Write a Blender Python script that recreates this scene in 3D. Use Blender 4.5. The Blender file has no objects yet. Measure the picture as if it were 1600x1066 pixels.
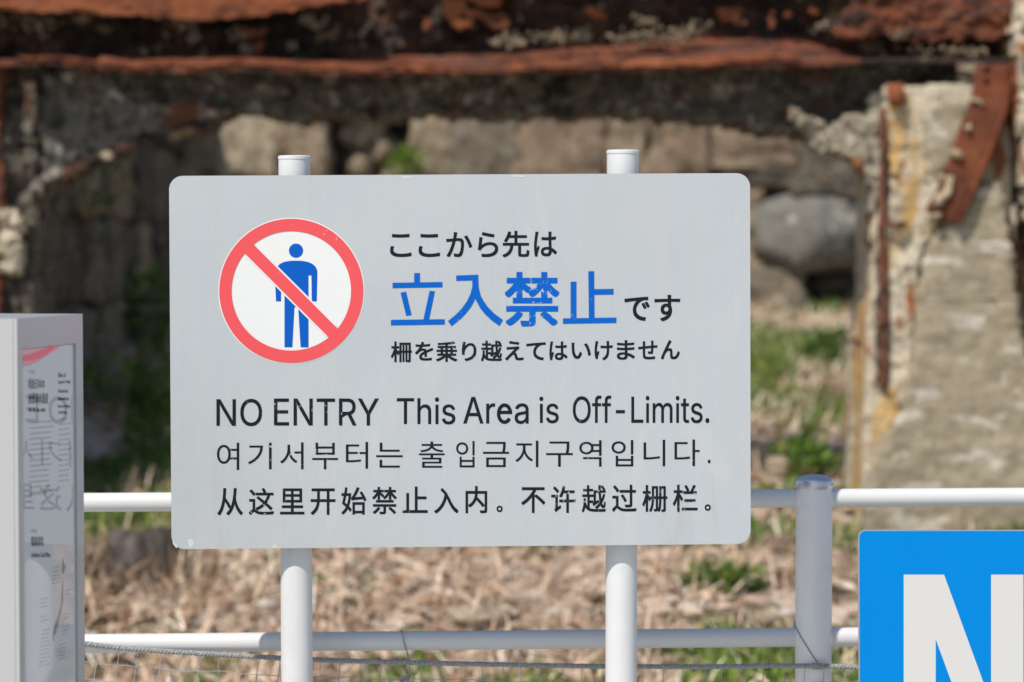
import bpy, math, random, json
from mathutils import Vector, Matrix, noise
from math import sin, cos, radians as R, pi

# ------------------------------------------------------------------ camera, sky, sun, exposure
SC = bpy.context.scene
COL = SC.collection
F = 3778.0; CX, CY = 800.0, 533.0
PITCH = math.atan(143 / F)
cam_d = bpy.data.cameras.new('camera'); cam = bpy.data.objects.new('camera', cam_d); COL.objects.link(cam)
cam_d.lens = 85; cam_d.sensor_width = 36; cam_d.clip_start = .05; cam_d.clip_end = 1000
CAM = Vector((0, 0, 1.5))
cam.location = CAM; cam.rotation_euler = (pi / 2 - PITCH, 0, 0)
cam_d.dof.use_dof = True; cam_d.dof.focus_distance = 3.79; cam_d.dof.aperture_fstop = 85 / 27; cam_d.dof.aperture_blades = 9
SC.camera = cam

SUN_AZ, SUN_EL = R(35), R(52)         # the sun stands behind the camera, to its left
TOSUN = Vector((-sin(SUN_AZ) * cos(SUN_EL), -cos(SUN_AZ) * cos(SUN_EL), sin(SUN_EL)))
world = bpy.data.worlds.new('World'); SC.world = world; world.use_nodes = True
nt = world.node_tree
sky = nt.nodes.new('ShaderNodeTexSky'); sky.sky_type = 'NISHITA'; sky.sun_disc = False
sky.sun_elevation = SUN_EL; sky.sun_rotation = math.atan2(TOSUN.x, TOSUN.y)
nt.links.new(sky.outputs[0], nt.nodes['Background'].inputs[0]); nt.nodes['Background'].inputs[1].default_value = .12
sun_d = bpy.data.lights.new('sun', 'SUN'); sun_d.energy = 4.3; sun_d.angle = R(.53); sun_d.color = (1, .93, .83)
sun = bpy.data.objects.new('sun', sun_d); COL.objects.link(sun)
sun.rotation_euler = TOSUN.to_track_quat('Z', 'Y').to_euler(); sun.location = (-3, -4, 8)
SC.view_settings.view_transform = 'Standard'; SC.view_settings.look = 'None'
SC.view_settings.gamma = 1; SC.view_settings.use_curve_mapping = False; SC.view_settings.exposure = .12
SC.cycles.max_bounces = 6

# ------------------------------------------------------------------ measuring: where a direction meets a plane of the place
ROT = Matrix.Rotation(pi / 2 - PITCH, 3, 'X')
def ray(px, py): return ROT @ Vector(((px - CX) / F, -(py - CY) / F, -1))
def P(px, py, Y):
    d = ray(px, py); return CAM + d * (Y / d.y)
class Plane:
    def __init__(s, p, n): s.p = Vector(p); s.n = Vector(n).normalized()
    def hit(s, px, py, off=0):
        d = ray(px, py); t = (s.p - CAM).dot(s.n) / d.dot(s.n)
        return CAM + d * t + s.n * off

# ------------------------------------------------------------------ mesh helpers
class MB:
    def __init__(s): s.v = []; s.f = []
    def add(s, vs, fs):
        b = len(s.v); s.v += [Vector(v) for v in vs]; s.f += [[i + b for i in f] for f in fs]; return s
    def box(s, c, h, rot=None):
        c = Vector(c); pts = []
        for z in (-1, 1):
            for y in (-1, 1):
                for x in (-1, 1):
                    p = Vector((x * h[0], y * h[1], z * h[2])); pts.append(c + (rot @ p if rot else p))
        return s.add(pts, [(0, 2, 3, 1), (4, 5, 7, 6), (0, 1, 5, 4), (2, 6, 7, 3), (0, 4, 6, 2), (1, 3, 7, 5)])
    def tube(s, pts, rad, n=8, caps=True):
        pts = [Vector(p) for p in pts]; m = len(pts)
        if not hasattr(rad, '__len__'): rad = [rad] * m
        vs = []; fs = []; ref = None
        for i, p in enumerate(pts):
            t = (pts[min(i + 1, m - 1)] - pts[max(i - 1, 0)]).normalized()
            if ref is None: ref = t.orthogonal().normalized()
            ref = (ref - t * ref.dot(t)).normalized(); b = t.cross(ref)
            for k in range(n):
                a = 2 * pi * k / n; vs.append(p + (ref * cos(a) + b * sin(a)) * rad[i])
        for i in range(m - 1):
            for k in range(n):
                k2 = (k + 1) % n; fs.append((i * n + k, i * n + k2, (i + 1) * n + k2, (i + 1) * n + k))
        if caps:
            fs.append(list(range(n))[::-1]); fs.append([(m - 1) * n + k for k in range(n)])
        return s.add(vs, fs)
    def lathe(s, prof, c, n=48):
        c = Vector(c); vs = []; fs = []
        for r, z in prof:
            for k in range(n): a = 2 * pi * k / n; vs.append(c + Vector((r * cos(a), r * sin(a), z)))
        for i in range(len(prof) - 1):
            for k in range(n):
                k2 = (k + 1) % n; fs.append((i * n + k, i * n + k2, (i + 1) * n + k2, (i + 1) * n + k))
        fs.append(list(range(n))[::-1]); fs.append([(len(prof) - 1) * n + k for k in range(n)])
        return s.add(vs, fs)
    def prism(s, front, back):
        n = len(front)
        return s.add(list(front) + list(back), [list(range(n)), [2 * n - 1 - i for i in range(n)]] + [(i, i + n, (i + 1) % n + n, (i + 1) % n) for i in range(n)])
    def build(s, name, m, root=None, smooth=False, local=True):
        me = bpy.data.meshes.new(name); v = s.v
        if root is not None and local:
            w = root
            while w.parent: w = w.parent
            inv = w.matrix_basis.inverted(); v = [inv @ p for p in v]
        me.from_pydata([tuple(p) for p in v], [], s.f); me.validate()
        if smooth: me.polygons.foreach_set('use_smooth', [True] * len(me.polygons))
        me.materials.append(m); me.update()
        o = bpy.data.objects.new(name, me); COL.objects.link(o)
        if root: o.parent = root
        return o
def sharp(o, deg=35):
    o.data.set_sharp_from_angle(angle=R(deg)); return o
def thing(name, label, cat, loc=(0, 0, 0), rz=0, group=None):
    o = bpy.data.objects.new(name, None); COL.objects.link(o); o.location = loc; o.rotation_euler = (0, 0, rz)
    o.empty_display_size = .1; o['label'] = label; o['category'] = cat
    if group: o['group'] = group
    return o
def tag(o, label, cat=None, group=None, kind=None):
    o['label'] = label
    if cat: o['category'] = cat
    if group: o['group'] = group
    if kind: o['kind'] = kind
    return o
def fbm(p, o=4): return noise.fractal(p, .9, 2.1, o)

def inside(poly, x, y):
    c = False; n = len(poly); j = n - 1
    for i in range(n):
        xi, yi = poly[i]; xj, yj = poly[j]
        if (yi > y) != (yj > y) and x < (xj - xi) * (y - yi) / (yj - yi) + xi: c = not c
        j = i
    return c
def slab(poly, Y, thick, cell=5, amp=.01, rag=5, fs=30, seed=0, holes=(), depth=None):
    """a rough weathered slab: outline as seen, standing at distance Y with its own thickness and broken relief"""
    xs = [p[0] for p in poly]; ys = [p[1] for p in poly]
    x0, x1, y0, y1 = min(xs) - rag, max(xs) + rag, min(ys) - rag, max(ys) + rag
    nx, ny = int((x1 - x0) / cell) + 1, int((y1 - y0) / cell) + 1
    on = set()
    for i in range(nx):
        for j in range(ny):
            x, y = x0 + (i + .5) * cell, y0 + (j + .5) * cell
            q = Vector((x / fs, y / fs, seed * 7.3))
            xx, yy = x + rag * fbm(q), y + rag * fbm(q + Vector((9, 4, 2)))
            if inside(poly, xx, yy) and not any(((x - hx) ** 2 + (y - hy) ** 2) < hr * hr for hx, hy, hr in holes): on.add((i, j))
    b = MB(); idx = {}
    def vert(i, j, back):
        k = (i, j, back)
        if k not in idx:
            x, y = x0 + i * cell, y0 + j * cell
            q = Vector((x / fs, y / fs, seed * 3.1 + 50))
            jx, jy = cell * .35 * noise.noise(q * 9), cell * .35 * noise.noise(q * 9 + Vector((5, 5, 5)))
            YY = Y if depth is None else depth(x, y)
            d = amp * (fbm(q, 5) + .5 * noise.noise(q * 5))
            edge = sum((a, c) in on for a in (i - 1, i) for c in (j - 1, j)) < 4
            if edge: d += min(.008, thick * .35)
            p = P(x + jx, y + jy, YY + (thick if back else min(d, thick * .8))) if not back else None
            if back:
                p = P(x + jx, y + jy, YY); p = Vector((p.x, YY + thick, p.z))
            idx[k] = len(b.v); b.v.append(p)
        return idx[k]
    for (i, j) in on:
        b.f.append([vert(i, j, 0), vert(i, j + 1, 0), vert(i + 1, j + 1, 0), vert(i + 1, j, 0)])
        b.f.append([vert(i, j, 1), vert(i + 1, j, 1), vert(i + 1, j + 1, 1), vert(i, j + 1, 1)])
        for (di, dj, a, c) in ((-1, 0, (i, j), (i, j + 1)), (1, 0, (i + 1, j + 1), (i + 1, j)), (0, -1, (i + 1, j), (i, j)), (0, 1, (i, j + 1), (i + 1, j + 1))):
            if (i + di, j + dj) not in on:
                b.f.append([vert(*c, 0), vert(*a, 0), vert(*a, 1), vert(*c, 1)])
    return b

# ------------------------------------------------------------------ materials
def srgb(r, g, b):
    return tuple(((c / 255 / 12.92) if c / 255 <= .04045 else ((c / 255 + .055) / 1.055) ** 2.4) for c in (r, g, b)) + (1,)
def nn(t, kind, **kw):
    n = t.nodes.new(kind)
    for k, v in kw.items(): setattr(n, k, v)
    return n
def coords(t, stretch=(1, 1, 1), rnd=False):
    tc = nn(t, 'ShaderNodeTexCoord'); mp = nn(t, 'ShaderNodeMapping'); mp.inputs['Scale'].default_value = stretch
    t.links.new(tc.outputs['Object'], mp.inputs['Vector'])
    if rnd:
        oi = nn(t, 'ShaderNodeObjectInfo'); ml = nn(t, 'ShaderNodeMath', operation='MULTIPLY'); ml.inputs[1].default_value = 57
        t.links.new(oi.outputs['Random'], ml.inputs[0]); t.links.new(ml.outputs[0], mp.inputs['Location'])
    return mp.outputs[0]
def tex(t, vec, scale, detail=6, rough=.6, dist=0):
    n = nn(t, 'ShaderNodeTexNoise'); n.inputs['Scale'].default_value = scale; n.inputs['Detail'].default_value = detail
    n.inputs['Roughness'].default_value = rough; n.inputs['Distortion'].default_value = dist
    t.links.new(vec, n.inputs['Vector']); return n.outputs['Fac']
def ramp(t, fac, stops, interp='LINEAR'):
    n = nn(t, 'ShaderNodeValToRGB'); cr = n.color_ramp; cr.interpolation = interp
    while len(cr.elements) < len(stops): cr.elements.new(.5)
    for e, (p, c) in zip(cr.elements, stops): e.position = p; e.color = c if len(c) == 4 else (*c, 1)
    t.links.new(fac, n.inputs[0]); return n.outputs[0]
def mix(t, fac, a, b, mode='MIX'):
    n = nn(t, 'ShaderNodeMix', data_type='RGBA', blend_type=mode)
    for s, v in ((0, fac), (6, a), (7, b)):
        if hasattr(v, 'is_output'): t.links.new(v, n.inputs[s])
        else: n.inputs[s].default_value = v
    return n.outputs[2]
def new(name):
    m = bpy.data.materials.new(name); m.use_nodes = True; return m, m.node_tree, m.node_tree.nodes['Principled BSDF']
def bump(t, bs, h, strength=.4, dist=.01):
    n = nn(t, 'ShaderNodeBump'); n.inputs['Strength'].default_value = strength; n.inputs['Distance'].default_value = dist
    t.links.new(h, n.inputs['Height']); t.links.new(n.outputs[0], bs.inputs['Normal'])
def rocky(name, stops, scale=6, stretch=(1, 1, 1), rnd=False, rough=.9, bs=30, bstr=.6, bdist=.01, spots=None, dist=.3):
    m, t, b = new(name); v = coords(t, stretch, rnd)
    c = ramp(t, tex(t, v, scale, 8, .68, dist), [(.5 + (p - .5) * .6, q) for p, q in stops])
    if spots:
        for (sc, thr, w, col, st) in spots:
            v2 = coords(t, st, rnd); f = ramp(t, tex(t, v2, sc, 4, .55), [(.5 + (thr - .5) * .72, (0, 0, 0)), (.5 + (thr + w - .5) * .72, (1, 1, 1))])
            c = mix(t, f, c, col)
    t.links.new(c, b.inputs['Base Color']); b.inputs['Roughness'].default_value = rough
    bump(t, b, tex(t, v, bs, 8, .7), bstr, bdist); return m
def paint(name, col, rough=.4, metal=0, var=.06, scale=4, spec=None, coat=0):
    m, t, b = new(name); v = coords(t)
    lo = tuple(c * (1 - var) for c in col[:3]) + (1,); hi = tuple(min(1, c * (1 + var)) for c in col[:3]) + (1,)
    c = ramp(t, tex(t, v, scale, 8, .7), [(.3, lo), (.7, hi)]); t.links.new(c, b.inputs['Base Color'])
    b.inputs['Roughness'].default_value = rough; b.inputs['Metallic'].default_value = metal
    if spec is not None: b.inputs['Specular IOR Level'].default_value = spec
    if coat: b.inputs['Coat Weight'].default_value = coat; b.inputs['Coat Roughness'].default_value = .04
    bump(t, b, tex(t, v, 90, 3), .05, .001); return m

S = srgb
M = {}
M['white_pole'] = paint('white powder coat', (.605, .62, .63), .38, 0, .04, 25)
M['rail'] = paint('pale aluminium rail finish', (.60, .61, .61), .4, .0, .03, 6)
M['grey_post'] = paint('silver grey post paint', (.74, .745, .75), .42, .0, .05, 12)
M['steel_cap'] = paint('polished cap steel', (.55, .57, .6), .38, .8, .05, 20)
M['rust_plain'] = rocky('red brown rusty steel', [(.3, (0.079, 0.022, 0.008)), (.5, (0.144, 0.037, 0.013)), (.75, (0.187, 0.058, 0.021))], 5, bs=60, bstr=.3)
M['rust_orange'] = rocky('orange primer rust', [(.28, (0.068, 0.019, 0.008)), (.45, (0.170, 0.048, 0.015)), (.62, (0.231, 0.068, 0.022)), (.8, (0.190, 0.068, 0.034))], 6, (1, 1, 2), bs=50, bstr=.4)
M['rust_mixed'] = rocky('flaking layered rust', [(.25, (0.030, 0.014, 0.010)), (.42, (0.102, 0.034, 0.019)), (.52, (0.238, 0.064, 0.021)), (.62, (0.085, 0.034, 0.025)), (.78, (0.238, 0.119, 0.085))], 9, (.5, 1, 2.2), bs=45, bstr=.9, bdist=.02, dist=.8)
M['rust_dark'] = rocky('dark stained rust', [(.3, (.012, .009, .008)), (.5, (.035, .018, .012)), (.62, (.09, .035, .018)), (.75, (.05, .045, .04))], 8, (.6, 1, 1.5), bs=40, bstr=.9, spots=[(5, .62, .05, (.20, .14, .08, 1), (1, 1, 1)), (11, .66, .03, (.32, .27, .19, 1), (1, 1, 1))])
M['dark_conc'] = rocky('soot dark weathered concrete', [(.3, (.020, .016, .012)), (.42, (.07, .057, .04)), (.5, (.16, .14, .11)), (.58, (.055, .045, .033)), (.7, (.25, .23, .19)), (.85, (.30, .27, .22))], 9, bs=38, bstr=1, bdist=.02, spots=[(7, .64, .06, (.12, .05, .025, 1), (1, 1, 1)), (16, .66, .04, (.30, .28, .24, 1), (1, 1, 1))])
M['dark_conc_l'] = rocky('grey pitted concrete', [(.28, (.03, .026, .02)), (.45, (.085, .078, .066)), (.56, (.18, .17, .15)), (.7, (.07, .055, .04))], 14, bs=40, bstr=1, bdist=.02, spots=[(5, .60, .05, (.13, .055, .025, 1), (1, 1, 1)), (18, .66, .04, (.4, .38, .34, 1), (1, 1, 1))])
M['cream'] = rocky('spalled cream aggregate', [(.27, (.30, .235, .155)), (.38, (.60, .505, .355)), (.5, (.80, .71, .545)), (.6, (.64, .555, .41)), (.7, (.82, .745, .60)), (.82, (.44, .37, .27))], 12, bs=75, bstr=1, bdist=.02, spots=[(4.5, .56, .12, (.62, .38, .13, 1), (1.6, 1, .5)), (6, .63, .05, (.38, .13, .04, 1), (2, 1, .6)), (26, .63, .04, (.24, .20, .15, 1), (1, 1, 1))])
M['cream_grey'] = rocky('grey cream broken concrete', [(.27, (0.095, 0.074, 0.054)), (.4, (0.297, 0.257, 0.189)), (.5, (0.594, 0.527, 0.392)), (.58, (0.270, 0.236, 0.182)), (.7, (0.702, 0.634, 0.486)), (.82, (0.203, 0.176, 0.135))], 15, bs=75, bstr=1, bdist=.02, spots=[(6, .62, .05, (.34, .13, .05, 1), (1, 1, 1))])
M['plaster'] = rocky('board marked olive grey concrete', [(.3, (.24, .205, .14)), (.5, (.30, .258, .178)), (.72, (.35, .305, .22))], 5, (1, 1, 3.5), bs=70, bstr=.35, spots=[(5.5, .60, .07, (.50, .46, .39, 1), (.9, 1, 2.6)), (60, .68, .03, (.15, .125, .09, 1), (1, 1, 1)), (2.2, .58, .3, (.22, .19, .13, 1), (3, 1, .5)), (22, .72, .03, (.46, .42, .34, 1), (1, 1, 1))])
M['rebar'] = rocky('scaly rebar rust', [(.3, (.06, .025, .015)), (.55, (.15, .05, .028)), (.8, (.27, .10, .05))], 25, bs=80, bstr=.8)
M['grit'] = rocky('tan mortar grit', [(.3, (.10, .07, .045)), (.5, (.20, .145, .09)), (.7, (.34, .27, .18))], 25, bs=60, bstr=.5)
M['lump'] = rocky('pale mortar lump', [(.3, (.20, .15, .09)), (.6, (.42, .34, .22)), (.8, (.52, .45, .33))], 20, bs=60, bstr=.5)
STN = [
 ('tan', [(.28, (0.101, 0.075, 0.046)), (.42, (0.243, 0.181, 0.115)), (.52, (0.344, 0.277, 0.184)), (.62, (0.203, 0.171, 0.130)), (.75, (0.466, 0.405, 0.294))]),
 ('grey', [(.28, (0.072, 0.063, 0.047)), (.45, (0.194, 0.164, 0.118)), (.58, (0.134, 0.123, 0.098)), (.75, (0.307, 0.267, 0.194))]),
 ('pink', [(.28, (0.098, 0.082, 0.058)), (.45, (0.232, 0.178, 0.127)), (.56, (0.250, 0.158, 0.098)), (.66, (0.178, 0.168, 0.118)), (.8, (0.303, 0.269, 0.206))]),
 ('dark', [(.25, (.035, .031, .025)), (.48, (.095, .085, .065)), (.6, (.06, .055, .045)), (.8, (.19, .17, .13))]),
 ('boulder', [(.25, (0.076, 0.073, 0.063)), (.45, (0.173, 0.168, 0.148)), (.6, (0.122, 0.118, 0.102)), (.8, (0.306, 0.296, 0.260))]),
 ('cream_stone', [(.25, (0.215, 0.167, 0.108)), (.5, (0.411, 0.342, 0.244)), (.8, (0.586, 0.518, 0.391))])]
for n, st in STN: M[n] = rocky(n + ' wall stone', st, 3.6, rnd=True, bs=20, bstr=.6, bdist=.02, spots=[(9, .64, .08, (.42, .36, .26, 1), (1, 1, 1)), (4, .64, .08, (.08, .065, .045, 1), (1, 1, 1)), (6, .65, .06, (.30, .15, .08, 1), (1, 1, 1))])
M['boulder'] = rocky('grey boulder stone', STN[4][1], 2, rnd=True, bs=9, bstr=.5, bdist=.02, spots=[(4, .66, .08, (.42, .40, .34, 1), (1, 1, 1))])
M['cream_stain'] = rocky('orange stained concrete', [(.3, (.42, .20, .06)), (.45, (.66, .42, .16)), (.55, (.70, .52, .26)), (.7, (.50, .20, .05))], 14, bs=75, bstr=.9, bdist=.02)
M['mortar'] = rocky('dark joint earth', [(.3, (.03, .025, .018)), (.55, (.10, .08, .055)), (.75, (.26, .21, .14))], 8, bs=30)
M['soil'] = rocky('dry pinkish brown soil', [(.28, (0.155, 0.100, 0.064)), (.42, (0.412, 0.299, 0.213)), (.58, (0.593, 0.459, 0.356)), (.78, (0.773, 0.664, 0.569))], 7, bs=25, bstr=1, bdist=.03, spots=[(2.1, .60, .10, (.10, .12, .035, 1), (1, 1, 1)), (4, .66, .06, (.26, .11, .055, 1), (1, 1, 1))])
M['flat'] = rocky('pale concrete paving', [(.3, (.44, .425, .39)), (.7, (.56, .54, .50))], 3, bs=60, bstr=.2)
M['far'] = rocky('bare open ground', [(.3, (.34, .31, .25)), (.7, (.46, .42, .35))], .5, bs=6, bstr=.4)
def leafy(name, cols, rough=.6, trans=0):
    m, t, b = new(name); g = nn(t, 'ShaderNodeNewGeometry')
    c = ramp(t, g.outputs['Random Per Island'], cols); t.links.new(c, b.inputs['Base Color']); b.inputs['Roughness'].default_value = rough
    if trans:
        tl = nn(t, 'ShaderNodeBsdfTranslucent'); t.links.new(c, tl.inputs[0]); mx = nn(t, 'ShaderNodeMixShader'); mx.inputs[0].default_value = trans
        t.links.new(b.outputs[0], mx.inputs[1]); t.links.new(tl.outputs[0], mx.inputs[2]); t.links.new(mx.outputs[0], t.nodes['Material Output'].inputs[0])
    return m
M['straw'] = leafy('dry straw', [(0, (0.423, 0.256, 0.150)), (.25, (0.621, 0.461, 0.327)), (.5, (0.796, 0.653, 0.503)), (.75, (0.547, 0.345, 0.230)), (1, (0.800, 0.800, 0.680))])
M['straw_dark'] = leafy('old dark stems', [(0, (.05, .038, .03)), (.4, (.16, .11, .075)), (.7, (.34, .24, .15)), (1, (.50, .40, .28))])
M['green'] = leafy('green grass blades', [(0, (.08, .17, .025)), (.4, (.16, .29, .045)), (.7, (.26, .37, .06)), (1, (.38, .38, .09))], .6, .4)
M['green_dark'] = leafy('dark weed leaves', [(0, (.04, .09, .02)), (.5, (.09, .17, .03)), (1, (.18, .26, .05))], .6, .4)
M['pebble'] = leafy('rubble bits', [(0, (.16, .11, .075)), (.3, (.34, .26, .19)), (.6, (.50, .42, .33)), (.85, (.26, .24, .22)), (1, (.62, .57, .5))], .9)
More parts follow.
